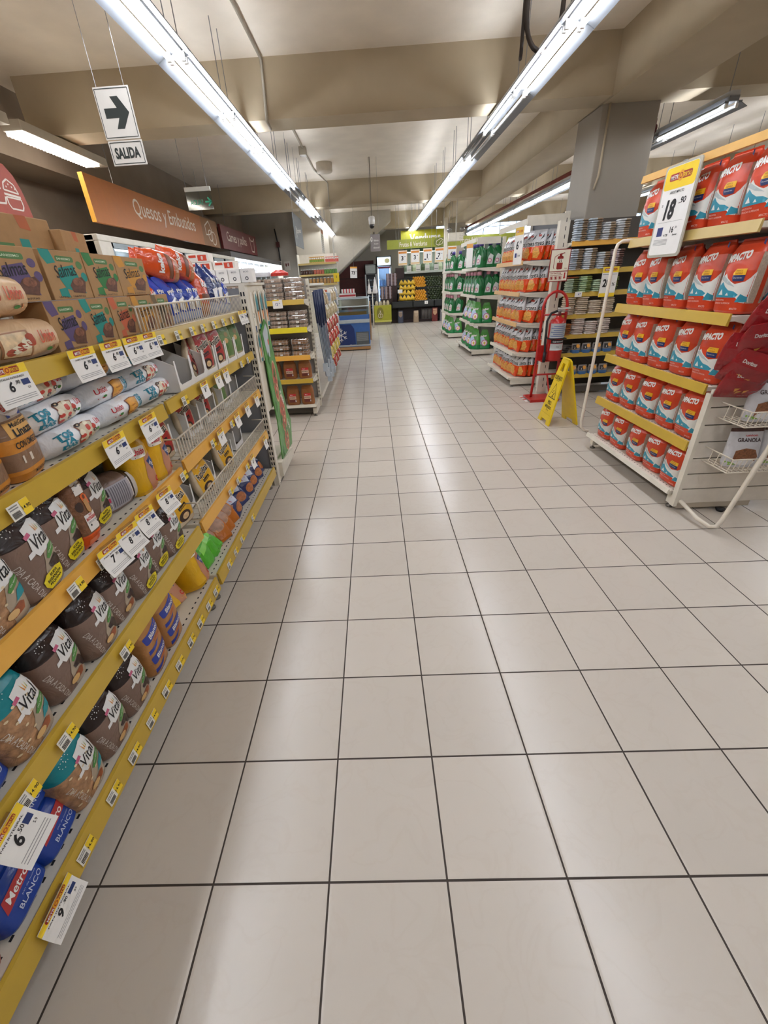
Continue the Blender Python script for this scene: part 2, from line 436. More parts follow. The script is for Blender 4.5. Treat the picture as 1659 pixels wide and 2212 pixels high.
# cables, conduits, pipes
def line(name, pts, r, mt, label, cat, n=7):
    m = MB(); m.tube(pts, r, mt, n=n); return tag(m.obj(name), label, cat)
PIPEG = steel('#a79f8f')
line('conduit', [(-1.05, 3.4, CZ-.02), (-1.05, 5.83, CZ-.02), (-1.07, 5.83, 3.1), (-1.07, 6.0, 3.08)], .016, PIPEG, 'thin grey conduit running along the ceiling and down the first beam', 'pipe')
line('conduit', [(-1.1, 6.3, CZ-.02), (-1.1, 10.6, CZ-.02), (-.93, 11.74, CZ-.05), (-.93, 11.74, 3.1)], .016, PIPEG, 'thin grey conduit with junction box on the ceiling behind the first beam', 'pipe')
m = MB(); m.box(-1.17, -1.05, 9.0, 9.15, CZ-.12, CZ, PIPEG, bev=.01); tag(m.obj('junction_box'), 'small round grey junction box on the ceiling conduit', 'box')
m = MB(); m.lathe([(.16, CZ), (.16, CZ-.14), (.145, CZ-.16), (.05, CZ-.165)], P('#c9bfae', .5), n=24, c=(-.85, 10.2)); tag(m.obj('ceiling_speaker'), 'round beige speaker drum fixed under the ceiling', 'speaker')
line('sprinkler_pipe', [(3.3, 6.9, 2.85), (3.38, 17.5, 2.96)], .03, P('#7d3527', .5), 'long rust red sprinkler pipe beyond the long beam', 'pipe')
m = MB(); m.tube([(3.36, 6.5, 2.95), (3.56, 6.5, 2.95)], .05, P('#5d1f1c', .5), n=10); m.lathe([(.06, 2.85), (.06, 3.04)], P('#5d1f1c', .5), c=(3.5, 6.5)); tag(m.obj('valve_pipe'), 'dark red pipe stub with flange beside the column top', 'pipe')
m = MB(); pts = [(1.262+.0*k, 4.4, 3.62-.08*k) for k in range(5)]+[(1.395-.133*math.cos(PI*k/14), 4.4, 3.22-.22*math.sin(PI*k/14)) for k in range(15)]+[(1.528+.01*k, 4.4+.01*k, 3.3+.08*k) for k in range(5)]
m.tube(pts, .018, P('#3b3430', .6)); tag(m.obj('hanging_cable'), 'dark cable looping down beside the light run from the ceiling', 'cable')
line('hanging_cable', [(1.245, 4.42, CZ), (1.25, 4.42, 3.0), (1.27, 4.5, 3.0)], .014, P('#3b3430', .6), 'straight dark cable dropping to the light run near the cable loop', 'cable')
# ------------------------------------------------------------------ shelving
def shelf_unit(name, L, D, shelves, H, label, cat='shelving', loc=(0, 0, 0), rz=0, base=.0, side=None, back='#a5a39f', holes=True, foot=True, group=None):
    """front faces -y, length along x from 0 to L; shelves: (z of the shelf top, rail material, rail height, shelf depth)"""
    root = empty(name, loc, (0, 0, rz)); tag(root, label, cat, group)
    m = MB(); m.box(0, L, D-.02, D, .06, H, steel(back)); m.obj('back_panel', root)
    for i, (z, rm, rh, dep) in enumerate(shelves):
        m = MB(); y0 = D-.02-dep
        m.box(.005, L-.005, y0, D-.02, z-.03, z, CREAM, bev=.004)
        if holes:                                                # punched slots along the front lip
            n = int(L/.035)
            for k in range(n): m.decal(rc(.02+k*.035, .032+k*.035, y0+.03, y0+.037), TOP(z), BLACK, .0006)
        for x in (.0, L-.012): m.prism([(y0+.03, z-.03), (D-.02, z-.03), (D-.02, z-.085), (y0+.1, z-.05)], x, x+.012, CREAM, 'x')
        s = m.obj('shelf', root)
        if rm:
            m = MB(); m.prism([(y0-.002, z+.012), (y0-.012, z+.01), (y0-.02, z+.01-rh), (y0-.004, z+.006-rh)], .004, L-.004, rm, 'x'); m.obj('price_rail', s)
    for x in (0, L):
        m = MB(); m.box(x-.016, x+.016, D-.05, D+.01, .04, H, CREAM)
        k = .12
        while k < H-.05:
            for dx in (-.007, .007): m.decal(rc(x+dx-.003, x+dx+.003, k, k+.024), FRONT(D-.05), BLACK, .0006)
            k += .05
        m.obj('upright', root)
    if foot:
        for x in (.03, L-.03):
            m = MB(); m.box(x-.025, x+.025, D-shelves[0][3]+.01, D, .03, .10, CREAM, bev=.004)
            m.lathe([(.022, 0), (.022, .008), (.008, .012), (.008, .05)], P('#6e6a64', .4, .6), n=12, c=(x, D-shelves[0][3]+.03)); m.obj('base_foot', root)
        m = MB(); m.box(.05, L-.05, D-shelves[0][3]+.1, D-shelves[0][3]+.115, .02, .1, steel('#5c5750')); m.obj('kick_plate', root)
    if side:
        for x in ((0,) if side == 'near' else (L,) if side == 'far' else (0, L)):
            m = MB(); m.box(x-.01, x+.01, .12, D-.02, .06, H, CREAM); m.obj('side_panel', root)
    return root
R90 = PI/2
FX = -.885                                                       # front line of the bread gondola; local x runs along +y, local -y faces the aisle
GD = .5
def lft(y, z, d=0): return (FX-d, y, z)
near = [(.175, RAILY, .075, .5), (.49, RAILY, .065, .49), (.80, RAILO, .055, .49), (1.085, RAILY, .058, .49), (1.352, RAILY, .055, .49)]
far = [(.175, RAILY, .07, .5), (.492, RAILO, .06, .49), (.815, RAILO, .055, .49), (1.085, RAILY, .05, .49), (1.352, RAILP, .055, .49)]
shelf_unit('bread_shelving', 2.2, GD, near, 1.52, 'long yellow railed bread shelving bay nearest the viewer', loc=(FX-.02, -.56, 0), rz=R90)
shelf_unit('bread_shelving', 1.38, GD, far, 1.52, 'bread shelving bay with wire fences ending at the pizza poster', loc=(FX-.02, 1.66, 0), rz=R90)
# end frame of the bread gondola: facing down the aisle with a slotted upright on the corner
r = empty('end_display_frame', (0, 3.075, 0)); tag(r, 'white slotted end frame closing the bread shelving with a base foot', 'shelving')
m = MB(); m.box(-1.40, -.9, 0, .02, .1, 1.5, P('#85868a', .6)); m.obj('back_panel', r)
m = MB(); m.box(-.905, -.862, -.012, .05, .0, 1.53, CREAM)
k = .1
while k < 1.48:
    for dx in (-.011, .008): m.decal(rc(-.884+dx-.005, -.884+dx+.005, k, k+.026), FRONT(-.012), BLACK, .0006)
    k += .045
m.obj('upright', r)
m = MB(); m.box(-.9, -.865, .05, .5, .62, 1.515, P('#d8cfbd', .55)); m.obj('side_panel', r)
m = MB(); m.prism([(.05, .02), (.56, .02), (.56, .12), (.05, .17)], -.9, -.862, CREAM, 'x'); m.prism([(.06, .05), (.56, .05), (.56, .13), (.06, .18)], -.862, -.832, CREAM, 'x')
m.lathe([(.02, 0), (.02, .01), (.008, .014), (.008, .03)], BLACK, n=10, c=(-.88, .03)); m.obj('base_foot', r)
m = MB(); m.box(-1.4, -.9, .05, .5, .14, .17, CREAM); m.obj('base_shelf', r)
m = MB(); m.box(-1.45, -.85, -.01, .52, 1.515, 1.53, CREAM); m.obj('top_cover', r)
# poster of pizzas leaning from the side of the end frame
GRN = P('#4c8f3c', .35, noise=.35, ns=14); PIZ = P('#b9604a', .5, noise=.35, ns=60); LEAF = P('#2f7d2c', .4, noise=.2); TEAL = P('#2e7f86', .4)
m = MB()
S = SIDE(0)
m.prism([(-.16, 1.2), (.0, 1.28), (.06, 1.24), (.32, .46), (.4, .36), (.3, .15), (-.14, .17), (-.1, .5), (-.14, .75)], -.004, .004, GRN, 'x')
m.decal([(-.12, 1.19), (.0, 1.25), (.04, 1.2), (.0, 1.0), (-.08, 1.02)], S, P('#bfc9cf', .4), .005)
for cy, cz, a, b in ((.03, .80, .075, .17), (.12, .50, .1, .17), (.12, .26, .085, .1)):
    m.decal(ell(cy, cz, a, b, 22), S, P('#d9b98c', .5), .0056); m.decal(ell(cy, cz, a*.87, b*.9, 22), S, PIZ, .0062)
    for k in range(9):
        t = k*2.4; q = .25+.6*((k*37) % 10)/10
        m.decal(ell(cy+a*.75*q*math.cos(t), cz+b*.75*q*math.sin(t), .012, .016, 8), S, [P('#8c2d22', .4), LEAF, P('#e6d3a2', .5)][k % 3], .0068)
for k in range(7): m.decal(ell(-.06+.1*(k % 3), 1.0-.13*k, .02, .05, 8), S, LEAF, .0068)
m.decal([(-.02, 1.13), (.02, 1.14), (.02, 1.10), (-.01, 1.09)], S, P('#d86a5a', .4), .0062)
m.text('Pizza', S, WHITE, .17, .64, .06, rot=-.9, off=.0065); m.text('lista', S, WHITE, .27, .36, .05, rot=-.9, off=.0065)
tag(m.obj('pizza_poster', None, (-.845, 3.37, 0)), 'green promotional poster with pizzas leaning from the end of the bread shelving', 'poster')
# hanging tools cards on the beige side panel
def hang_card():
    m = MB(); S = SIDE(.0)
    m.prism([(-.035, 0), (.035, 0), (.035, .24), (0, .26), (-.035, .24)], -.004, .004, P('#e6dfd2', .5), 'x')
    m.decal([(-.025, .12), (.025, .12), (.03, .2), (0, .25), (-.03, .2)], S, TEAL, .005); m.decal([(-.01, .04), (.012, .04), (.02, .13), (-.02, .13)], S, P('#e08a3c', .5), .005)
    m.decal(ell(0, .02, .03, .018, 10), S, TEAL, .0056)
    return m.obj('hanging_card')
for i in range(3):
    put(hang_card, (-.858+.006*i, 3.28+.11*i, 1.22), 0, 'teal and orange kitchen tool card, %s hanging from the pole on the beige end panel' % nth(i), 'hanging card', 'tool cards on the end panel')
    put(hang_card, (-.858+.006*i, 3.17+.07*i, 1.0), 0, 'teal and orange tool card behind the poster top, %s from the slotted pole' % nth(i), 'hanging card', 'tool cards behind the poster', .8)
m = MB(); m.box(-.9, -.862, 3.16, 3.2, 1.16, 1.47, paper('#e9e4d8')); m.text('2', SIDE(-.862), BLACK, 3.18, 1.32, .03); m.decal(rc(3.165, 3.195, 1.2, 1.25), SIDE(-.862), P('#22406f', .5)); tag(m.obj('price_card'), 'narrow white price card beside the kitchen tool cards', 'price card')

# ---- wire fences
def wire_fence(L, h):
    root = empty('wire_fence')
    m = MB(); m.tube([(0, .09, h), (0, .005, h), (0, 0, h-.005), (0, 0, .0), (0, .09, 0)], .0042, WIRE); m.tube([(L, .09, h), (L, 0, h-.005), (L, 0, .0), (L, .09, 0)], .0042, WIRE)
    m.tube([(0, 0, h), (L, 0, h)], .0042, WIRE); m.tube([(0, 0, 0), (L, 0, 0)], .0042, WIRE); m.obj('rim', root)
    m = MB(); n = int(L/.027)
    for k in range(1, n): m.tube([(L*k/n, 0, 0), (L*k/n, 0, h)], .0024, WIRE, n=5, cap=False)
    for k in range(0, n, 2): m.tube([(L*k/n, 0, 0), (L*k/n, .1, 0)], .0022, WIRE, n=4, cap=False)
    m.obj('bars', root)
    return root
put(wire_fence, (-.9, 1.67, 1.362), R90, 'white wire fence along the top shelf holding blue and orange bags', 'wire fence', 'wire shelf fences', None, 1.36, .095)
put(wire_fence, (-.895, 1.68, .825), R90, 'white wire fence along the middle shelf in front of red tortilla boxes', 'wire fence', 'wire shelf fences', None, 1.36, .1)
put(wire_fence, (-.895, 1.70, .502), R90, 'white wire fence in front of the yellow tortilla packs', 'wire fence', 'wire shelf fences', None, 1.34, .09)

# ---- paper price tags and the little shelf strips
def metro(m, S, x, z, w, white=True):
    m.decal(rrc(x-w*.5, x+w*.5, z-w*.085, z+w*.1, w*.06), S, P('#a3281f', .5), .0008)
    m.decal(ell(x+w*.02, z+w*.01, w*.12, w*.14, 14), S, P('#e8a21e', .5), .0011)
    m.text('METR', S, WHITE, x-w*.27, z, w*.11, w*.34, off=.0016); m.text('O', S, P('#a3281f', .5), x+w*.02, z+w*.01, w*.15, off=.0018); m.text('FERTAS', S, YEL, x+w*.3, z, w*.11, w*.34, off=.0016)
def paper_tag(price, w, h, curl, extra, txt):
    root = empty('price_tag')
    m = MB(); n = 8; vs = []; fs = []
    S = lambda x, z, o: Vector((x, -curl*(max(0, -z)/h)**2-o, z))
    for i in range(n+1):
        z = -h*i/n
        for x in (-w/2, w/2): vs.append(S(x, z, 0))
    for x in (-w/2, w/2): pass
    b = len(vs); vs += [v+Vector((0, .0012, 0)) for v in vs[:b]]
    for i in range(n):
        fs.append((2*i+1, 2*i, 2*i+2, 2*i+3)); fs.append((b+2*i, b+2*i+1, b+2*i+3, b+2*i+2))
        fs.append((2*i, b+2*i, b+2*i+2, 2*i+2)); fs.append((b+2*i+1, 2*i+1, 2*i+3, b+2*i+3))
    fs.append((0, 1, b+1, b)); fs.append((2*n+1, 2*n, b+2*n, b+2*n+1))
    m.add(vs, fs, WHITE)
    m.decal(rc(-w/2, w/2, -h*.24, 0), S, YEL, .0004, h*.12)
    metro(m, S, 0, -h*.12, w*.62)
    m.text(txt, S, BLACK, 0, -h*.31, h*.05, w*.7)
    a, c = price.split('.')
    m.text(a, S, BLACK, -w*.07, -h*.52, h*.27, off=.001, bold=.03, shear=.2); m.text('.'+c, S, BLACK, w*.12, -h*.44, h*.1, off=.001)
    if extra:
        m.decal(rc(w*.22, w*.42, -h*.55, -h*.4), S, P('#23386f', .5), .0006); m.text('5.9', S, BLACK, w*.33, -h*.63, h*.06)
        for k in range(3): m.decal(rc(-w*.42, w*.42, -h*(.8+.05*k), -h*(.785+.05*k)), S, P('#9a9a9a', .6), .0005, h*.2)
    m.obj('paper', root)
    m = MB(); m.box(-w*.3, w*.3, -.001, .006, -.004, .006, glass('#f3efe4', .1)); m.obj('clip', root)
    return root
def rail_tag(y, z, price, label, w=.1, h=.085, curl=.012, ex=True, tilt=0, d=0.0):
    return put(paper_tag, (FX+.028+d, y, z), (0, tilt, R90), label, 'price tag', 'paper price tags on the bread shelving', None, price, w, h, curl, ex, 'TOSTADAS INTEGRALES' if z > 1.3 and y < 1.1 else 'SALMAS HORNEADAS MAIZ' if z > 1.3 else 'TORTILLAS BLANCAS' if z > 1.0 else 'PAN INTEGRAL')
for y, n in ((.955, 'nearest the viewer under the beige tortilla bags'), (1.23, 'under the purple cardboard box'), (1.38, 'under the teal cardboard box'), (1.51, 'under the coral cardboard box'), (1.625, 'beside the wire fence')):
    rail_tag(y, 1.368, '6.90', 'paper tag on the top rail, '+n, .118, .088)
for y, n in ((2.84, 'first'), (2.93, 'second')): rail_tag(y, 1.37, '7.90', 'white paper tag at the far corner of the top rail, %s of the pair' % n, .085, .08)
for y, n in ((1.23, 'under the nacho crisp bags'), (1.45, 'under the olive crisp bags')): rail_tag(y, 1.1, '6.90', 'paper tag reading 6.90 on the second rail, '+n, .118, .09)
for i, (y, n) in enumerate(((2.02, 'nearest'), (2.22, 'middle'), (2.35, 'farthest'))): rail_tag(y, 1.1, '8.90', 'small paper tag on the second rail of the fenced bay, %s of three' % n, .09, .075, .01, False)
for y, p, n in ((1.03, '7.90', 'reading 7.90 below the wholegrain bar'), (1.13, '8.50', 'reading 8.50 beside the tag of 7.90'), (1.245, '8.50', 'reading 8.50 under the lying brown loaf'), (1.40, '8.30', 'reading 8.30 under the yellow bread bags')):
    rail_tag(y, .815, p, 'curled paper tag on the orange rail, '+n, .115, .085, .03, True, .1)
for y, n in ((2.08, 'nearest'), (2.38, 'second'), (2.60, 'third'), (2.84, 'farthest')): rail_tag(y, .83, '9.90', 'small paper tag on the orange rail of the fenced bay, %s of four' % n, .09, .08, .01, False)
for y, n in ((2.5, 'nearer'), (2.86, 'farther')): rail_tag(y, .505, '4.50', 'small paper tag hanging above the snack bags, the %s of two' % n, .08, .085, .012, False)
rail_tag(.425, .492, '6.50', 'large stiff paper tag reading 6.50 over the blue bread packs', .098, .1, .045, True, -.15)
rail_tag(.40, .182, '9.90', 'large paper tag reading 9.90 clipped on the lowest rail', .115, .082, .018, True, -.08)
def strip():
    m = MB(); S = FRONT(0); m.box(-.03, .03, 0, .001, -.019, .019, paper('#ece9df')); m.decal(rc(.004, .03, -.019, .019), S, YEL)
    m.text('14.90', S, BLACK, .017, 0, .009); 
    for k in range(2): m.decal(rc(-.027, -.002, .006+.006*k, .009+.006*k), S, P('#8a8a88', .6))
    for k in range(9): m.decal(rc(-.026+.0026*k, -.0245+.0026*k, -.015, 0), S, BLACK)
    return m.obj('shelf_label')
SL = [(.66, .155, 1), (.93, .47, 0), (.64, .475, 0), (.5, .475, 0), (.87, .79, 0), (.83, 1.068, 0), (.78, .15, 1), (.9, .15, 1), (1.02, .15, 1), (1.14, .15, 1), (1.26, .15, 1), (1.37, .15, 1), (1.48, .15, 1), (1.58, .15, 1), (.52, .15, 1),
      (1.74, 1.338, 0), (1.9, 1.338, 0), (2.06, 1.338, 0), (2.2, 1.338, 0), (2.36, 1.338, 0), (2.52, 1.338, 0), (2.68, 1.338, 0), (1.8, 1.073, 0), (2.7, 1.073, 0), (2.85, 1.073, 0), (1.0, .787, 0), (1.6, .79, 0), (2.3, .8, 0), (1.98, .8, 0), (2.2, .475, 0), (2.4, .475, 0), (2.05, .475, 0), (1.8, .15, 1), (1.92, .15, 1), (2.05, .15, 1), (2.3, .15, 1)]
RN = {.15: 'lowest', .155: 'lowest', .47: 'second lowest', .475: 'second lowest', .79: 'middle', .787: 'middle', .8: 'middle', 1.068: 'second highest', 1.073: 'second highest', 1.338: 'top'}
cnt = {}
for y, z, b in sorted(SL, key=lambda t: (RN[t[1]], t[0])):
    k = RN[z]; cnt[k] = cnt.get(k, -1)+1
    put(strip, (FX+.0205, y, z-.008), (-.13, 0, R90), 'small label strip in the %s bread rail, %s from the near end' % (k, nth(cnt[k])), 'shelf label', 'label strips in the bread rails')
# ------------------------------------------------------------------ goods on the bread shelves
KRAFT = P('#a98459', .75, noise=.06, ns=30); KEDGE = P('#a27a50', .8)
OVG = P('#4f7a44', .6)
def cracker_box(col, w=.152, h=.14, d=.1):
    root = empty('cracker_box')
    C = P(col, .65); m = MB(); m.box(-w/2, w/2, 0, d, 0, h, KRAFT, bev=.002)
    m.obj('carton', root)
    m = MB(); S = FRONT(0); q = w/.152; g = h/.14
    D = lambda pl, mt, o: m.decal([(x*q, z*g) for x, z in pl], S, mt, o)
    D([(-.075, .14), (-.04, .14), (-.03, .105), (-.06, .1), (-.072, .12)], C, .0005)
    D([(-.028, .09), (.03, .1), (.045, .04), (.05, .015), (-.02, .03), (-.035, .06)], C, .0005)
    D([(-.05, .03), (-.02, .035), (-.018, .005), (-.05, .01)], C, .0005)
    D(ell(.055, .1, .012, .012), OVG if col != '#5b4a72' else C, .0005); D(ell(.062, .065, .012, .014), C, .0005)
    D(rot2(rrc(-.03, .035, .108, .124, .006), -.03), OVG, .0005); m.text('SANISSIMO', S, P('#cfe0c2', .6), .002*q, .116*g, .006*g, .05*q)
    m.text('Salmas', S, BLACK, -.005*q, .083*g, .035*g, .08*q, rot=.12, shear=.25, bold=.0)
    D([(.0, .02), (.045, .015), (.06, .05), (.05, .065), (.012, .058), (-.005, .04)], P('#5f3c2c', .6, noise=.3, ns=80), .0009)
    D(ell(.03, .05, .02, .013), P('#7d4f38', .6, noise=.4, ns=120), .0013)
    m.text('18 PAQ. 3 TORTITAS', S, BLACK, -.01*q, .007*g, .006*g, .1*q, bold=0)
    m.obj('printed_front', root)
    m = MB(); m.decal(rc(-w/2, w/2, d*.48, d*.52), TOP(h), KEDGE, .0005); m.decal(rc(-w*.4, -w*.1, 0.0, d*.35), TOP(h), C, .0006); m.obj('lid', root)
    return root
BX = FX-.035
for i, (y, c, n) in enumerate(((1.315, '#5b4a72', 'purple'), (1.468, '#1f8a80', 'teal'), (1.622, '#c3623f', 'coral'), (1.775, '#c98f35', 'mustard'), (1.93, '#6d5b3e', 'olive'))):
    put(cracker_box, (BX, y, 1.354), R90+.02*((i % 3)-1), f'kraft cracker carton with {n} print standing in the lower row of the top shelf', 'box', 'kraft cracker cartons', None, c)
for i, (y, c, n) in enumerate(((1.17, '#5b4a72', 'purple'), (1.375, '#1f8a80', 'teal'), (1.56, '#2f7a3f', 'green'))):
    put(cracker_box, (BX-.005, y+.02, 1.496), R90+.03*(i-1), f'kraft cracker carton with {n} print stacked on the lower row of cartons', 'box', 'kraft cracker cartons', (1.22, 1, .93), c)
put(cracker_box, (BX-.012, 1.79, 1.496), R90+.05, 'wide kraft cracker carton with ochre print at the far end of the upper row', 'box', 'kraft cracker cartons', (1.55, 1, .93), '#c98f35')
def plain_carton():
    root = empty('kraft_carton'); m = MB(); m.box(-.13, .13, 0, .2, 0, .11, KRAFT, bev=.003); m.obj('carton', root)
    m = MB(); m.decal([(-.02, .11), (.03, .11), (.035, .07), (-.01, .075)], FRONT(0), P('#b5643f', .7), .0006); m.decal(rc(-.12, -.06, .015, .03), FRONT(0), OVG, .0006); m.decal(rc(-.03, .01, .02, .045), FRONT(0), P('#1f8a80', .6), .0006)
    m.obj('printed_front', root)
    m = MB(); m.decal(rc(-.13, .13, .097, .103), TOP(.11), KEDGE, .0006); m.obj('lid', root); return root
for i, y in enumerate((.98, 1.25, 1.52)): put(plain_carton, (-1.1, y, 1.628), R90, 'long plain kraft carton in the highest row, %s from the near end' % nth(i), 'box', 'plain kraft cartons')
for i, y in enumerate((1.05, 1.32, 1.59)): put(plain_carton, (-1.12, y, 1.52), R90, 'plain kraft carton hidden low behind the cracker cartons, %s from the near end' % nth(i), 'box', 'plain kraft cartons')
put(plain_carton, (-1.07, 1.72, 1.622), R90+.1, 'small kraft carton ending the highest row beside the refrigerator top', 'box', 'plain kraft cartons', (.6, .8, .8))

def pillow(L, h, d):
    """bag lying along local x with crimped ends: loft along z later turned"""
    return Loft([(-L/2-.025, .003, h*.3, 2.2), (-L/2-.022, .004, h*.3, 2.2), (-L/2, .008, h*.27, 2.2), (-L/2+.02, d*.26, h*.34, 2.4), (-L/2+.05, d*.44, h*.46, 2.6), (0, d*.5, h*.5, 2.8), (L/2-.05, d*.44, h*.46, 2.6), (L/2-.02, d*.26, h*.34, 2.4), (L/2, .008, h*.27, 2.2), (L/2+.022, .004, h*.3, 2.2), (L/2+.025, .003, h*.3, 2.2)])
def crisp_bag(kind):
    """tortilla-shaped pillow bag: local x length, z up, front -y slightly upwards"""
    beige = kind == 'beige'
    root = empty('toast_bag')
    L, h, d = .27, .088, .17
    lf = pillow(L, h, d)                  # ring: a -> depth (local x), b -> height (local y), along z
    # turned so that loft z -> x, loft x -> y, loft y -> z
    m = MB(); body = film('#cfae88' if beige else '#f2f4f8', .3, .5, 16)
    endc = film('#b98f66' if beige else '#b3c0d6', .3, .6, 20)
    t = MB(); lf.build(t, lambda z, q: endc if abs(z) > L/2-.012 else body, n=22, sub=2)
    t.v = [(z, x, y+h/2) for x, y, z in t.v]
    t.obj('wrapper', root)
    def S(x, s, o):                       # s in [-1,1] over the front curve from the shelf to the top
        a, b, e, cx, cy = lf.at(x); an = -s*.9+.25
        q = .0005+o
        c, w = math.cos(an), math.sin(an)
        y = -(a+q)*math.copysign(abs(c)**(2/e), c); z = -(b+q)*math.copysign(abs(w)**(2/e), w)
        return Vector((x, y, z+h/2))
    S.curved = .02
    m = MB()
    PZ = P('#c98a5f', .4, noise=.25, ns=60)
    if beige:
        m.decal([(x, z) for x, z in rrc(-.075, -.005, -.55, .55, .02)], S, P('#9b6b47', .4), .001, .02)
        m.decal([(x, z) for x, z in rrc(-.07, -.01, -.48, .48, .02)], S, P('#d9c09a', .4, noise=.3, ns=60), .0014, .02)
        for k in range(5): m.decal(ell(-.055+.012*k, -.2+.1*k, .012, .2, 8), S, P(['#a4472f', '#e9dfc6'][k % 2], .4), .0018, .05)
        red = P('#c8502f', .5); m.text('Uni\u00f3n', S, red, .047, .25, .42, .05, rot=.0, off=.0015, shear=.2)
        m.decal(ell(.05, -.35, .01, .12, 10), S, LEAF, .0012, .05); m.decal(rc(.066, .1, -.45, -.2), S, P('#dd8a55', .5), .0012, .05); m.text('SIN TOSTAR', S, BLACK, -.1, -.5, .2, .04, rot=.0)
    else:
        yel = kind == 'nacho'
        sg = -1 if yel else 1
        cx = 0.005 if not yel else .01
        m.decal([(cx-.038, .55), (cx-.03, .2), (cx-.042, -.3), (cx-.03, -.75), (cx+.03, -.75), (cx+.042, -.3), (cx+.034, .2), (cx+.04, .5), (cx, .65)], S, P('#8a4a35', .4), .001, .02)
        m.decal([(cx-.033, .5), (cx-.027, .2), (cx-.037, -.3), (cx-.026, -.68), (cx+.026, -.68), (cx+.037, -.3), (cx+.03, .2), (cx+.034, .45), (cx, .58)], S, P('#e0a13a', .4, noise=.2, ns=40) if yel else P('#d9cdb4', .4, noise=.15, ns=40), .0014, .02)
        if yel:
            for a, b in ((0, .1), (.012, -.25), (-.01, -.45)): m.decal(ell(cx+a, b, .018, .06, 8), S, P('#b9741f', .4), .0017, .05)
        else:
            for k in range(11):
                x = cx-.024+.0245*(k % 3)+.006*((k*7) % 3); z = -.52+.33*(k//3)+.1*(k % 2)
                m.decal(ell(x, z, .011, .15, 10), S, P(['#c33a2c', '#2c1f20', '#efe6d0', '#c33a2c'][k % 4], .35), .0017, .05)
                if k % 4 == 1: m.decal(ell(x, z, .004, .06, 8), S, P('#cdbb9a', .4), .002, .05)
        red = P('#c4283a', .5); tl = P('#1f86a0', .45)
        m.text('Uni\u00f3n', S, red, .078*sg+.005, .35 if not yel else .3, .36, .045, off=.0015, shear=.15)
        for k, tx in enumerate(('TOS', 'TA', 'DAS')): m.text(tx, S, tl, -.075*sg+.004*k, .42-.4*k, .4, .05-.006*(k == 1), off=.0016, bold=.05)
        m.decal(ell(.065*sg, -.2, .009, .12, 10), S, LEAF, .0012, .05); m.decal(rc(.08*sg-.012, .08*sg+.016, -.36, -.26), S, red, .0012, .05)
    m.obj('printed_label', root)
    return root
def lay(y, z, kind, label, rx=0, dx=0, ry=0, rz=0, sc=1): put(crisp_bag, (FX-.115-dx, y, z), (rx, ry, R90+rz), label, 'toast bag', 'flat toast and tortilla bags', sc, kind)
lay(1.10, 1.352, 'beige', 'beige bread bag with window lying lowest on the top shelf by the cartons', -.1, -.025, 0, -.03, 1.22)
lay(1.06, 1.458, 'beige', 'beige bread bag with window lying on the other beige bag', -.1, -.02, 0, -.03, 1.18)
OLV = ('lowest', 'middle one', 'topmost')
for i, (y, z, dx) in enumerate(((1.165, 1.085, -.035), (1.135, 1.156, -.02), (1.115, 1.228, -.005))):
    lay(y, z, 'olive', 'white toast bag with olive pizza picture, %s of the nearest pile' % OLV[i], -.3, dx, -.03, .0, (.97, 1.15, .93))
for i, (y, z, dx) in enumerate(((1.455, 1.085, -.02), (1.43, 1.156, .0), (1.415, 1.228, .02))):
    lay(y, z, 'nacho', 'white toast bag with yellow nacho picture, %s of the second pile' % OLV[i], -.3, dx, -.02, .0, (.95, 1.15, .93))
for i, (y, z, dx) in enumerate(((1.72, 1.085, -.01), (1.70, 1.156, .01), (1.69, 1.228, .03))):
    lay(y, z, 'olive', 'white toast bag with olive picture, %s of the pile beside the display boxes' % OLV[i], -.3, dx, -.02, .0, (.95, 1.15, .93))

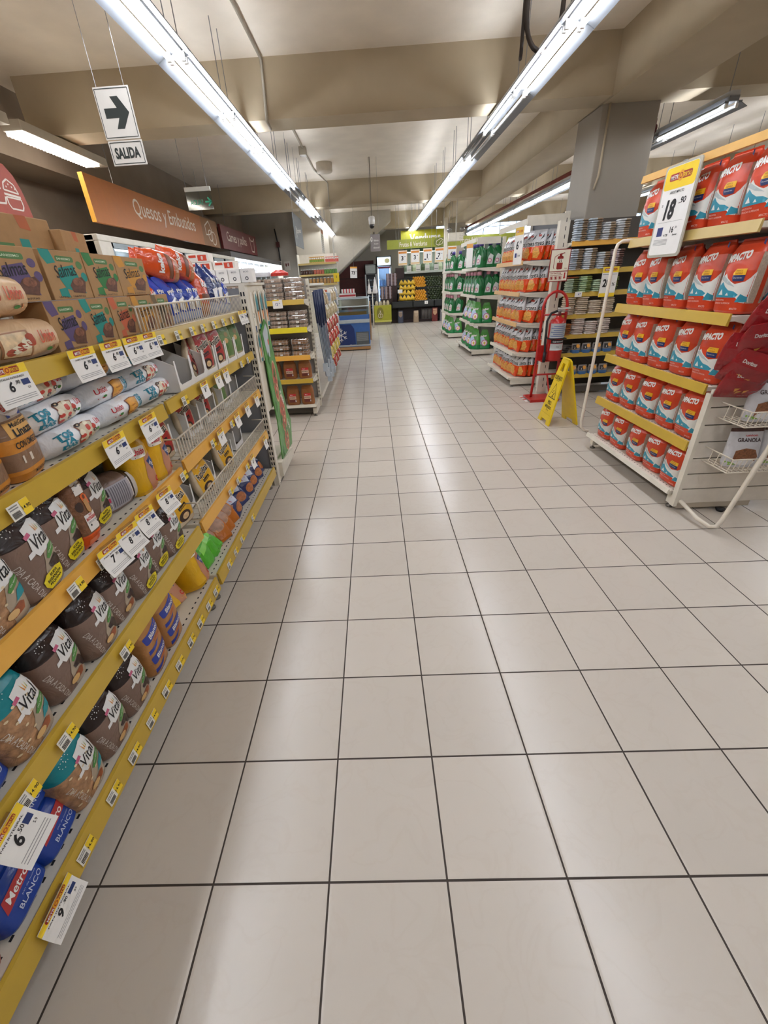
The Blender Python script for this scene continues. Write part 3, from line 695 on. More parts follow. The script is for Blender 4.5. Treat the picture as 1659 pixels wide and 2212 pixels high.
# ---- bread loaves in bags
DK = film('#2c211f', .25, .8, 14)
def vital_loaf(teal=False, bubble=True):
    root = empty('bread_loaf_bag')
    lf = Loft([(0, .056, .05, 3.4), (.012, .064, .058, 3.2), (.08, .07, .064, 3), (.15, .066, .06, 2.8), (.19, .058, .05, 2.6, 0, .005), (.225, .042, .03, 2.4, -.008, .014), (.245, .022, .014, 2.2, -.016, .02)])
    lf.cuts = [.147]
    lo = film('#7d6558', .3, .5, 18) if not teal else P('#a9805c', .35, bump=.5, bs=30, noise=.3, ns=70)
    hi = DK if not teal else film('#14808a', .3, .7, 12)
    m = MB(); lf.build(m, lambda z, t: lo if z < .147 else hi, n=28, sub=2); m.obj('wrapper', root)
    m = MB(); S = lf.front
    D = lambda pl, mt, o=.001: m.decal(pl, S, mt, o, .012)
    if bubble == 'back':
        D([(-.045, .03), (.04, .03), (.045, .05), (.045, .13), (.03, .15), (-.045, .15)], P('#a9a6ad', .4)); D([(-.045, .15), (.03, .15), (.03, .155), (-.045, .155)], P('#d6d3d0', .4), .0014)
        for k in range(9): D(rc(-.04, .036, .062+.009*k, .066+.009*k), P('#6d6a74', .5), .0016)
        D(rc(-.04, -.012, .034, .056), P('#2b2428', .4), .0016); D(rc(-.006, .01, .034, .056), P('#c0405f', .4), .0016); D(rc(.016, .036, .034, .056), P('#e3e0dd', .4), .0016)
        for k in range(6): D(rc(.018+.003*k, .0195+.003*k, .036, .054), BLACK, .002)
        D([(-.055, .165), (.05, .165), (.046, .19), (-.05, .19)], P('#c9c4be', .3))
        m.obj('printed_label', root)
        m = MB(); Loft([(.225, .04, .028, 2.3, -.008, .015), (.25, .045, .016, 2, -.02, .02)]).build(m, film('#a9a19a', .25, .6), n=14, sub=1); m.obj('gathered_end', root)
        return root
    be = P('#a99a86', .35); D([(.0, .005), (.058, .005), (.06, .12), (.048, .16), (.018, .12), (-.005, .06)], be)
    SL2 = lambda x, z, o: lf.front(.024+(x-.012)*.78, .134+(z-.14)*.84, o)
    SL2.curved = .008
    D0 = D; D = lambda pl, mt, o=.001: m.decal(pl, SL2, mt, o, .012)
    wt = P('#e4e4e2', .4); D([(-.034, .122), (-.02, .1), (.05, .112), (.052, .185), (.02, .197), (-.026, .186)], wt, .0014)
    D([(-.052, .108), (-.03, .112), (-.03, .126), (-.05, .122)], wt, .0014)
    D([(-.034, .158), (-.012, .163), (-.014, .173), (-.036, .168)], P('#c05b7c', .4), .0018)
    for k, c in enumerate(('#d98a2e', '#e9a93a', '#a9b04a')): D([(.01+.006*k, .163), (.014+.006*k, .165), (.02+.01*(k-1), .187-.003*k)], P(c, .4), .0022)
    m.text('Vital', SL2, BLACK, .011, .142, .04, .066, rot=.12, off=.0022, bold=.005, shear=.25)
    gr = P('#4f8a3f', .4); D([(-.006, .085), (.0, .078), (.054, .098), (.054, .112), (.02, .112)], gr, .0026)
    m.text('con semillas', SL2, WHITE, .026, .1, .006, .04, rot=.3, off=.003, bold=0)
    D = D0
    if teal:
        D([(.02, .055), (.055, .06), (.055, .088), (.03, .08)], P('#1b93a0', .4), .002)
        for k in range(16): D(ell(-.052+.012*(k*5 % 8), .035+.0078*k, .0045, .0032, 8), P('#d9c6a2', .4), .0014)
    else:
        D([(.008, .072), (.036, .086), (.044, .075), (.052, .05), (.05, .035), (.038, .04), (.03, .058), (.012, .06)], P('#33221f', .4), .0026)
    if bubble and not teal:
        D([(-.022, .028), (-.01, .015), (.03, .02), (.044, .032), (.042, .052), (.02, .058), (-.012, .054), (-.024, .042)], P('#e3cf1f', .45), .003)
        for k, t in enumerate(('NUEVA', 'REBANADA', 'PEQUENA')): m.text(t, S, BLACK, .01, .049-.0105*k, .008, (.024, .048, .04)[k], rot=.12, off=.0036, bold=.02)
    else:
        D([(-.01, .04), (.025, .052), (.036, .045), (.03, .028), (.0, .022)], P('#9a5434', .4, noise=.25, ns=60), .0026); D(ell(.0, .034, .016, .01, 10), P('#d6b077', .4), .003)
    m.text('DIA A CADA DIA', S, P('#cfc8c0', .5), -.043, .06, .013, .1, rot=-1.35, off=.0022, bold=.0)
    for a, b in ((-.03, .18), (-.016, .188)):
        for q in range(7): D(ell(a+.008*math.cos(q*.8), b+.008*math.sin(q*.8), .0012, .0012, 5), wt, .0016)
    m.obj('printed_label', root)
    m = MB(); Loft([(.225, .04, .028, 2.3, -.008, .015), (.24, .016, .012, 2, -.018, .026), (.252, .012, .01, 2, -.03, .034), (.262, .03, .016, 2, -.04, .042)]).build(m, hi, n=14, sub=1); m.obj('gathered_end', root)
    return root
def loaf(y, z, label, teal=False, bub=True, rz=0, sc=1, dx=0, rx=0, ry=0): put(vital_loaf, (FX-.075-dx, y, z), (rx, ry, R90+rz-.12), label, 'bread bag', 'brown and teal bread bags', (sc*1.12, sc*1.05, sc*1.06), teal, bub)
loaf(.715, .80, 'teal and beige bread bag cut by the picture edge on the middle shelf', True, True, .1)
loaf(.835, .80, 'brown bread bag with yellow bubble, nearest on the middle shelf', rz=.2, sc=1.08)
loaf(.965, .80, 'brown bread bag with yellow bubble beside the orange wholegrain bar', rz=.15, sc=1.04, dx=.02)
loaf(1.17, .80, 'brown bread bag standing between the orange bar and the lying loaf', rz=.1, sc=1.0, dx=.05)
put(vital_loaf, (FX-.15, 1.21, .862), (.1, PI/2, R90-.2), 'brown bread bag lying on its side with its grey back label showing', 'bread bag', 'brown and teal bread bags', 1.0, False, 'back')
for i, (y, t, b) in enumerate(((.615, True, False), (.775, False, False), (.925, False, False), (1.065, False, False), (1.20, False, True), (1.335, False, True), (1.46, False, True))):
    loaf(y, .49, ('teal topped bread bag beside the blue packs on the second lowest shelf', 'brown bread bag behind the teal one on the second lowest shelf', 'brown bread bag with bread picture, second brown one from the teal bag', 'brown bread bag with bread picture, third brown one from the teal bag', 'brown bread bag with yellow bubble, nearest bubble one on the second lowest shelf', 'brown bread bag with yellow bubble, middle one of three on that shelf', 'brown bread bag with yellow bubble beside the yellow tortilla packs')[i], t, b, .18-.03*i, 1.0, .015*(i % 2))
loaf(.655, .175, 'teal topped bread bag on the lowest shelf behind the blue packs', True, False, .15)
loaf(.80, .175, 'brown bread bag on the lowest shelf next to the teal one', False, False, .12)
loaf(.945, .175, 'brown bread bag on the lowest shelf before the tan loaves', False, False, .08)
put(vital_loaf, (FX-.09, .30, .175), (0, 0, R90+.3), 'bread bag low in the corner of the picture, its end near the large price tag', 'bread bag', 'brown and teal bread bags', .8, False, True)

def seed_bread():
    root = empty('multigrain_bread_bag')
    lf = Loft([(0, .06, .05, 3.6), (.02, .068, .06, 3.4), (.1, .07, .064, 3.2), (.17, .062, .056, 3), (.215, .05, .03, 2.6), (.235, .03, .012, 2.4)]); lf.cuts = [.03, .075, .11, .155]
    br = film('#8a6a52', .3, .5, 26); og = film('#d08a35', .3, .3); gy = film('#b9aca0', .3, .4)
    m = MB(); lf.build(m, lambda z, t: og if z < .03 or .075 < z < .11 else (br if z < .155 else gy), n=26); m.obj('wrapper', root)
    m = MB(); S = lf.front
    m.decal(rc(-.05, .05, .112, .15), S, P('#e0ad62', .4), .001, .015); m.text('MultiGrano', S, BLACK, 0, .142, .012, .075, off=.0016); m.text('Linaza', S, BLACK, .0, .122, .02, .075, off=.0016, bold=.03)
    m.text('CON OMEGA 3', S, BLACK, 0, .092, .017, .1, off=.0016, bold=.02); m.text('MultiGrano', S, BLACK, .012, .014, .01, .06, off=.0016)
    m.decal(ell(0, .18, .04, .02, 16), S, P('#dcd3cf', .4), .001, .015); m.text('BIMBO', S, RED, 0, .182, .016, .055, off=.0016); m.decal(rc(-.03, .03, .158, .166), S, P('#2a3d86', .4), .0016)
    m.decal(rc(-.045, -.01, .045, .065), S, P('#d9cdbf', .5), .001); m.obj('printed_label', root); return root
put(seed_bread, (FX-.085, .97, 1.088), (0, 0, R90+.25), 'brown multigrain bread bag with orange bands standing on the second highest shelf', 'bread bag', 'multigrain bread bags')
put(seed_bread, (FX-.075, .845, 1.088), (0, 0, R90+.25), 'multigrain bread bag cut by the picture edge nearest the viewer', 'bread bag', 'multigrain bread bags', .92)

def whole_bar():
    root = empty('wholegrain_bread_pack')
    lf = Loft([(0, .036, .004, 2.4), (.012, .04, .02, 3), (.04, .044, .034, 3.2), (.2, .044, .036, 3.2), (.235, .04, .022, 3), (.25, .036, .004, 2.4)]); lf.cuts = [.045, .215]
    og = film('#dd5a24', .3, .4); br = P('#7a5136', .4, bump=.5, bs=50, noise=.2, ns=90)
    m = MB(); lf.build(m, lambda z, t: og if z < .045 or z > .215 else br, n=24); m.obj('wrapper', root)
    m = MB(); S = lf.front
    m.decal(rc(-.02, .022, .17, .215), S, P('#e3ded8', .4), .001, .015); m.decal(ell(.0, .2, .006, .006, 12), S, P('#8c8c8c', .4), .0014); m.decal([(-.02, .185), (.02, .19), (.02, .193), (-.02, .188)], S, P('#777777', .4), .0014)
    m.decal(ell(-.022, .135, .014, .016, 16), S, P('#3a2b26', .4), .0014, .012)
    og2 = P('#e2672b', .4); m.decal([(-.005, .165), (.012, .17), (.026, .16), (.03, .13), (.018, .135), (.0, .14)], S, og2, .0014, .012); m.decal([(.0, .15), (.02, .15), (.022, .11), (.012, .1), (.002, .115)], S, P('#b98a55', .4), .0018, .012); m.decal(ell(.01, .158, .006, .007, 10), S, P('#6b3b22', .4), .0022)
    m.decal(rc(-.022, .036, .05, .105), S, P('#e9e6e2', .4), .0011, .012)
    m.text('PAN', S, RED, .004, .1, .006, .014); m.text('INTEGRAL', S, RED, .006, .09, .01, .05, off=.002, bold=.03); m.text('FUENTE DE FIBRA', S, BLACK, .006, .078, .006, .046, bold=0); m.decal(rc(-.012, .03, .066, .072), S, BLACK, .0018)
    m.text('500g', S, P('#f2b7a0', .4), .022, .03, .01, .02); m.decal(rc(-.03, .006, .014, .028), S, P('#e98a63', .4), .0012, .012); m.obj('printed_label', root); return root
put(whole_bar, (FX-.05, 1.058, .80), (-.1, .1, R90+.1), 'tall wholegrain pack with bright orange ends leaning on the middle shelf', 'bread pack')

def yellow_bread():
    root = empty('sliced_bread_bag')
    lf = Loft([(0, .055, .06, 3.6), (.015, .062, .068, 3.4), (.1, .064, .07, 3), (.17, .06, .066, 2.6), (.21, .045, .05, 2.2), (.228, .02, .025, 2)])
    y = film('#dfae1f', .28, .4); 
    m = MB(); lf.build(m, y, n=26); m.obj('wrapper', root)
    m = MB(); S = lf.front; 
    m.decal([(.0, .0), (.05, .0), (.055, .08), (.04, .14), (.0, .13), (-.012, .06)], S, P('#b97f5f', .4, noise=.1), .001, .012)
    m.decal([(-.03, .2), (.02, .2), (.02, .21), (-.03, .21)], S, P('#3c1f25', .4), .001, .012)
    m.decal(rot2(rrc(-.045, .018, .135, .175, .008), -.1, (-.01, .155)), S, P('#e8e3d8', .4), .0014, .012); m.text('Uni\u00f3n', S, P('#c4283a', .4), -.012, .157, .022, .05, rot=-.1, off=.002, bold=.03); m.decal(rc(-.035, .01, .139, .142), S, BLACK, .002)
    m.decal([(.005, .115), (.03, .125), (.05, .095), (.025, .075)], S, P('#23407a', .4), .0016, .012); m.text('Int.', S, WHITE, .028, .1, .016, .028, rot=-.6, off=.0022, shear=.2); m.text('C', S, RED, .035, .035, .022, off=.0022, bold=.05)
    m.obj('printed_label', root)
    m = MB(); Loft([(.215, .035, .04, 2.2), (.235, .012, .014, 2), (.26, .03, .02, 2)]).build(m, P('#9b8a70', .25), n=12, sub=1); m.obj('gathered_end', root); return root
put(yellow_bread, (FX-.1, 1.44, .80), (0, 0, R90-.1), 'yellow sliced bread bag behind the curled paper tag, nearer of two', 'bread bag', 'yellow sliced bread bags', 1.1)
put(yellow_bread, (FX-.1, 1.575, .80), (0, 0, R90-.1), 'yellow sliced bread bag beside the red tortilla pack, farther of two', 'bread bag', 'yellow sliced bread bags', 1.1)
put(yellow_bread, (FX-.10, 1.40, .20), (-.7, .15, R90-.2), 'yellow bread bag with a dark blue end lying on the lowest shelf', 'bread bag', 'yellow sliced bread bags', (1.1, .9, 1.1))
put(yellow_bread, (FX-.085, 1.59, .178), (-.3, .1, R90), 'yellow bread bag with bread picture beside the green snack bags', 'bread bag', 'yellow sliced bread bags', 1.15)

def tan_loaf():
    root = empty('white_bread_bag')
    lf = Loft([(0, .052, .045, 3.4), (.015, .06, .052, 3.4), (.12, .062, .055, 3.2), (.2, .06, .052, 3), (.235, .05, .035, 2.6), (.25, .03, .012, 2.4)])
    bl = P('#2a3fa0', .3); m = MB(); lf.build(m, film('#b07c48', .28, .4), n=26); m.obj('wrapper', root)
    m = MB(); S = lf.front
    for z in (.085, .185):
        m.decal(rot2(rrc(-.05, .05, z-.02, z+.02, .008), .12, (0, z)), S, bl, .001, .012); m.text('Blanco', S, WHITE, .004, z, .022, .066, rot=.12, off=.0018, bold=.02)
    for z in (.04, .135):
        m.text('bimbo', S, P('#c8502f', .4), .005, z+.018, .011, .04, rot=.12, off=.0018); m.decal([(-.05, z-.02), (-.01, z-.012), (.01, z+.006), (-.02, z), (-.05, z-.002)], S, bl, .001, .012); m.decal([(-.05, z-.008), (.0, z), (-.05, z-.005)], S, WHITE, .0014)
    m.text('CONTENIDO', S, P('#20306f', .4), .0, .012, .012, .07, off=.0015); m.obj('printed_label', root)
    m = MB(); Loft([(.236, .05, .033, 2.6, 0, .0), (.25, .045, .012, 2.4, -.01, .02), (.262, .05, .006, 2.4, -.02, .04)]).build(m, film('#27326a', .25, .5), n=14, sub=1); m.obj('gathered_end', root); return root
put(tan_loaf, (FX-.07, 1.105, .175), (0, 0, R90+.12), 'tan bread loaf with two blue bands, nearer of the pair on the lowest shelf', 'bread bag', 'tan blue banded loaves', (1.15, 1.05, 1.0))
put(tan_loaf, (FX-.07, 1.245, .175), (0, 0, R90+.08), 'tan bread loaf with two blue bands, farther of the pair on the lowest shelf', 'bread bag', 'tan blue banded loaves', (1.15, 1.05, 1.0))

def blue_loaf():
    root = empty('blue_bread_pack')
    lf = Loft([(0, .062, .05, 4), (.01, .068, .058, 4), (.1, .07, .06, 3.8), (.118, .062, .05, 3), (.128, .045, .03, 2.4)])
    m = MB(); lf.build(m, film('#1c3f96', .28, .45, 14), n=28); m.obj('wrapper', root)
    m = MB(); S = lf.front; m.decal([(-.045, .055), (-.035, .092), (.05, .098), (.052, .066), (.0, .062)], S, P('#b23436', .35), .001, .012); m.text('Metro', S, WHITE, .004, .078, .02, .068, rot=.04, off=.0018, shear=.15)
    m.text('pan de molde', S, P('#b9c4dd', .5), .02, .05, .006, .05, bold=0); m.text('BLANCO', S, P('#c9d2e6', .5), .012, .034, .014, .075, off=.0016, bold=.01); m.obj('printed_label', root)
    m = MB(); m.prism([(-.03, .118), (.03, .118), (.05, .14), (.02, .15), (-.04, .142)], -.004, .03, film('#1c3f96', .28, .5)); m.obj('folded_end', root); return root
for i, (y, z, dx, n) in enumerate(((.40, .175, -.005, 'lower one beside the large 9.90 tag'), (.53, .175, .0, 'lower one next to the teal bread bag'), (.41, .295, .03, 'upper pack stacked nearest the viewer'), (.53, .295, .035, 'upper pack stacked behind the large 6.50 tag'))):
    put(blue_loaf, (FX-.075-dx, y, z), (-.25, 0, R90+.1), 'blue wrapped bread pack with red label, '+n, 'bread pack', 'blue bread packs')
put(blue_loaf, (FX-.08, .47, .49), (-.25, 0, R90+.1), 'blue wrapped bread pack at the picture edge on the second lowest shelf', 'bread pack', 'blue bread packs', 1.1)
put(blue_loaf, (FX-.09, .33, .49), (-.25, 0, R90+.1), 'blue wrapped bread pack beyond the picture edge on the second lowest shelf', 'bread pack', 'blue bread packs', 1.1)
def orange_loaf():
    root = empty('orange_bread_bag'); lf = Loft([(0, .052, .045, 3), (.05, .06, .05, 3), (.1, .05, .042, 2.4), (.125, .02, .018, 2)]); lf.cuts = [.07]
    m = MB(); lf.build(m, lambda z, t: film('#a0604a', .3) if z < .07 else film('#dd5a24', .3), n=22); m.obj('wrapper', root); m = MB()
    m.decal(rot2(rc(-.025, .025, .03, .055), .2, (0, .04)), lf.front, P('#c9c3c0', .4), .001, .012); m.obj('printed_label', root); return root
put(orange_loaf, (FX-.065, .268, .175), (0, 0, R90+.2), 'orange and brown bread bag in the lower corner of the picture', 'bread bag')

# ---- tortillas in white display boxes on the fenced bay
def display_box(w=.17, h=.2, d=.3):
    root = empty('display_box'); cw = P('#e4e2df', .7); dk = P('#3a2c26', .8)
    m = MB()
    for s in (-1, 1):
        m.prism([(0, 0), (d, 0), (d, h), (d*.55, h), (.05, h*.72), (0, h*.6)], s*(w/2-.002)-.002, s*(w/2-.002)+.002, cw, 'x')
    m.box(-w/2, w/2, d-.004, d, 0, h, dk); m.box(-w/2, w/2, 0, d, 0, .004, dk); m.obj('tray', root)
    m = MB(); m.box(-w/2+.004, w/2-.004, .13, .134, .004, h*.97, dk); m.obj('inner_dark_panel', root)  # dark sheet added midway so the box inside looks dark brown
    m = MB(); m.prism([(-w/2, 0), (w/2, 0), (w/2, h*.7), (w/2-.012, h*.7), (w/2-.016, h*.22), (w/2-.03, h*.16), (-w/2+.03, h*.16), (-w/2+.016, h*.22), (-w/2+.012, h*.7), (-w/2, h*.7)], -.003, 0, cw); m.obj('front_flap', root)
    return root
def tortilla_pack(kind):
    root = empty('tortilla_pack'); col, tx = {'red': ('#a82d2a', 1), 'yellow': ('#e0aa25', 1), 'green': ('#5f7f45', 0)}[kind]
    lf = Loft([(0, .05, .004, 3), (.01, .06, .014, 4), (.06, .07, .02, 4), (.11, .071, .02, 4), (.16, .066, .016, 4), (.19, .06, .01, 3), (.215, .056, .003, 2.6)])
    m = MB(); lf.build(m, film('#c9b79b' if kind != 'green' else '#b9ad88', .25, .5, 18), n=24); m.obj('wrapper', root)
    m = MB(); S = lf.front; c = P(col, .3, bump=.3, bs=20)
    m.decal([(-.05, .03), (.05, .03), (.056, .1), (.05, .2), (-.048, .2), (-.056, .1)], S, c, .001, .012)
    if tx:
        m.decal(ell(0, .046, .036, .024, 18), S, P('#38251f', .4), .0016, .012); m.decal(ell(.005, .044, .02, .014, 14), S, P('#d9b98a', .4, noise=.2, ns=60), .002, .012)
        m.text('Rapiditas', S, P('#f3ead6', .4), 0, .125, .052, .104, rot=.3, off=.0018, bold=.06, shear=.1); m.text('Rapiditas', S, BLACK, 0, .125, .045, .098, rot=.3, off=.0026, bold=.015, shear=.1)
        m.text('bimbo', S, P('#efe0cf', .4), -.012, .165, .009, .028, rot=.3, off=.002); m.decal(rot2(rc(-.02, .03, .08, .096), .2, (0, .09)), S, BLACK, .002, .012); m.text('10 tortillas', S, P(col, .4), .006, .088, .008, .04, rot=.2, off=.0028)
    else:
        for k in range(5): m.decal(ell(-.03+.015*k, .05+.03*k, .02, .014, 10), S, P(['#8b7a4a', '#3f6a2f', '#c9a06a'][k % 3], .4), .0016, .012)
    m.obj('printed_label', root); return root
for i, (y, k, q) in enumerate(((1.935, None, 'empty one beside the toast bags'), (2.1, None, 'with an empty pink pouch'), (2.27, 'red', 'holding a red pack, middle of the row'), (2.46, 'red', 'holding a red pack under the tag pair'), (2.64, 'green', 'holding a green pack'), (2.82, 'green', 'holding a green pack at the grey end panel'))):
    put(display_box, (FX-.015, y, 1.088), R90, 'white display box on the second shelf, '+q, 'display box', 'white display boxes')
    if k: put(tortilla_pack, (FX-.04, y, 1.094), (-.1, 0, R90-.2), '%s tortilla pack in a white display box on the second shelf, %s' % (k, ('', '', 'nearer', 'farther', 'nearer', 'farther')[i]), 'tortilla pack', 'tortilla packs in boxes', 1.12, k)
put(tortilla_pack, (FX-.06, 2.11, 1.12), (-.2, .75, R90), 'red and clear pouch fallen slanted in a display box', 'tortilla pack', 'tortilla packs in boxes', .95, 'red')
for i, (y, k) in enumerate(((1.70, 'red'), (2.05, 'red'), (2.30, 'red'), (2.6, 'green'))):
    put(display_box, (FX-.10, y+.03, .818), R90, 'white cardboard display box behind the middle wire fence, %s from the near end' % nth(i), 'display box', 'white display boxes')
    put(tortilla_pack, (FX-.09 if i == 0 else FX-.13, y, .822), (-.12, 0, R90-.2), '%s tortilla pack behind the middle wire fence, %s from the near end' % (k, nth(i)), 'tortilla pack', 'tortilla packs in boxes', 1.0, k)
put(display_box, (FX-.12, 2.85, .818), R90, 'open brown lined display box at the end of the middle fence', 'display box', 'white display boxes')
for i, y in enumerate((1.66, 1.98, 2.33)):
    put(tortilla_pack, (FX-.075, y, .497), (-.22, 0, R90-.15), 'yellow tortilla pack on the second lowest shelf, %s from the near end' % nth(i), 'tortilla pack', 'yellow tortilla packs', (1.25, 1.2, 1.05), 'yellow')
    put(display_box, (FX-.11, y+.14, .497), R90, 'white display box behind the yellow packs, %s from the near end' % nth(i), 'display box', 'white display boxes', .85)
put(display_box, (FX-.12, 2.72, .497), R90, 'brown lined display box beside the far end of the yellow packs', 'display box', 'white display boxes', 1.0)

# ---- cake bags on the top fenced shelf, snack bags on the lowest shelf
def cake_bag(kind):
    root = empty('cake_bag'); c = {'orange': '#d4501f', 'blue': '#1f3fa8', 'navy': '#1d2f66'}[kind]
    lf = Loft([(0, .045, .01, 2.4), (.012, .055, .035, 2.6), (.08, .066, .05, 2.4), (.15, .062, .046, 2.3), (.19, .05, .02, 2.3), (.215, .048, .004, 2.3)]); lf.cuts = [.06, .165]
    m = MB(); lf.build(m, lambda z, t: film(c, .18, .7, 16) if z > .05 else film('#b06a35' if kind == 'orange' else '#9aa4c2', .2, .6), n=22); m.obj('wrapper', root)
    m = MB(); S = lf.front
    if kind == 'orange':
        m.decal([(-.05, .06), (.05, .06), (.05, .1), (-.05, .085)], S, P('#7a4626', .4, noise=.2), .001, .012); m.text('keke', S, WHITE, .0, .135, .03, .08, rot=.1, off=.002, bold=.04)
    else:
        m.decal([(-.04, .055), (.03, .05), (.045, .1), (.0, .12), (-.045, .1)], S, P('#e8e8ea', .3), .001, .012); m.decal(ell(.01, .08, .028, .03, 14), S, P('#14245c' if kind == 'blue' else '#1c4f9c', .3), .0016, .012); m.decal(ell(.015, .08, .014, .018, 12), S, P('#d7a437', .4), .002, .012)
        m.text('Pingo', S, WHITE, -.0, .145, .022, .075, rot=.2, off=.002, bold=.03)
    m.obj('printed_label', root); return root
zz = 1.356
for i, (y, k, dx, dz, ry, sc) in enumerate(((1.95, 'orange', .05, 0, -.1, 1.0), (2.04, 'blue', .06, 0, .1, 1.0), (2.14, 'blue', .05, 0, -.1, 1.0), (2.24, 'blue', .06, 0, .1, 1.0), (2.34, 'blue', .05, 0, .05, 1.0), (2.44, 'blue', .06, 0, .1, 1.0), (2.55, 'orange', .06, .01, .2, 1.2), (2.68, 'navy', .05, .0, .25, 1.3), (2.80, 'navy', .06, .01, .3, 1.25), (2.92, 'blue', .05, 0, .1, 1.05))):
    put(cake_bag, (FX-.05-dx, y, zz+dz), (-.1, ry, R90+.1), '%s cake bag standing behind the top wire fence, %s from the near end' % (k, nth(i)), 'cake bag', 'cake bags on the top shelf', (sc*1.1, sc*1.1, sc), k)
for i, (y, dx, ry) in enumerate(((2.30, .05, -1.4), (2.52, .06, -1.3), (2.42, .14, -1.35))):
    put(cake_bag, (FX-.05-dx, y, zz+.235), (-.15, ry, R90), 'orange cake bag lying on top of the blue bags, %s of the three' % nth(i), 'cake bag', 'cake bags on the top shelf', (1.0, 1.0, 1.25), 'orange')
def snack_bag(kind):
    root = empty('snack_bag'); c = {'blue': '#2b3768', 'orange': '#b9681f', 'green': '#4fae2c'}[kind]
    lf = Loft([(0, .036, .003, 2.4), (.01, .04, .012, 2.4), (.06, .046, .026, 2.2), (.1, .042, .02, 2.2), (.125, .038, .004, 2.4), (.14, .038, .002, 2.4)])
    m = MB(); lf.build(m, film(c, .2, .8, 24), n=18, sub=1); m.obj('wrapper', root)
    m = MB(); S = lf.front
    if kind == 'blue':
        m.decal([(-.03, .08), (.02, .06), (.036, .09), (.0, .115), (-.03, .105)], S, P('#c9cede', .3), .001, .012); m.decal(rot2(rc(-.018, .014, .085, .1), .3, (0, .09)), S, P('#b84a52', .4), .0016); m.decal(ell(.005, .035, .03, .022, 12), S, P('#b06a3a', .4, noise=.3, ns=60), .001, .012)
    elif kind == 'orange': m.decal(ell(0, .07, .034, .03, 14), S, P('#a9826a', .4, noise=.3, ns=50), .001, .012); m.decal(rot2(rc(-.02, .02, .045, .058), .2, (0, .05)), S, P('#e0a060', .4), .0016)
    else: m.decal([(-.03, .05), (.03, .07), (.03, .09), (-.03, .075)], S, P('#8ad85a', .3), .001, .012)
    m.obj('printed_label', root); return root
rnd = random.Random(5)
for kind, n, ya, yb in (('green', 7, 1.74, 1.9), ('orange', 13, 1.88, 2.28), ('blue', 16, 2.28, 2.98)):
    for i in range(n):
        y = ya+(yb-ya)*(i+.3)/n
        put(snack_bag, (FX-.055-.085*(i % 3)+rnd.uniform(-.01, .01), y, .185+.035*(i % 3)), (-.65+rnd.uniform(-.2, .2), rnd.uniform(-.25, .25), R90-.25+rnd.uniform(-.3, .3)),
            'small %s snack bag on the lowest shelf, %s of its colour from the near end' % (kind, nth(i)), 'snack bag', 'small snack bags', 1.45, kind)
# white cartons with red tops beside the end frame
def small_carton():
    root = empty('tea_carton'); m = MB(); m.box(-.04, .04, 0, .09, 0, .085, paper('#e9e7e4'), bev=.002); m.obj('carton', root)
    m = MB(); m.decal(ell(0, .025, .012, .012, 14), FRONT(0), P('#55565a', .5), .0006); m.decal(ell(0, .025, .006, .006, 12), FRONT(0), WHITE, .001); m.text('ECO', FRONT(0), P('#7a7a80', .5), 0, .065, .009, .035); m.obj('printed_front', root); return root
def red_carton():
    root = empty('red_white_carton'); m = MB(); m.box(-.075, .075, 0, .09, 0, .05, paper('#ece5dd'), bev=.002); m.obj('carton', root)
    m = MB(); m.decal(rc(0, .06, .008, .042), FRONT(0), P('#d2492f', .5), .0006); m.text('8', FRONT(0), WHITE, .03, .025, .022); m.decal(rc(-.06, -.01, .028, .042), FRONT(0), P('#d2492f', .5), .0006); m.obj('printed_front', root); return root
for i in range(5): put(small_carton, (-1.19+.084*i, 3.13, 1.532), 0, 'small white carton on top of the end frame, %s from the wall side' % nth(i), 'box', 'small white cartons')
for i, (x, z) in enumerate(((-1.16, 1.617), (-1.0, 1.617), (-1.17, 1.669))): put(red_carton, (x, 3.15, z), 0, 'flat white and red carton stacked on the small cartons, %s' % ('lower one towards the wall', 'beside it', 'topmost')[i], 'box', 'flat red cartons')
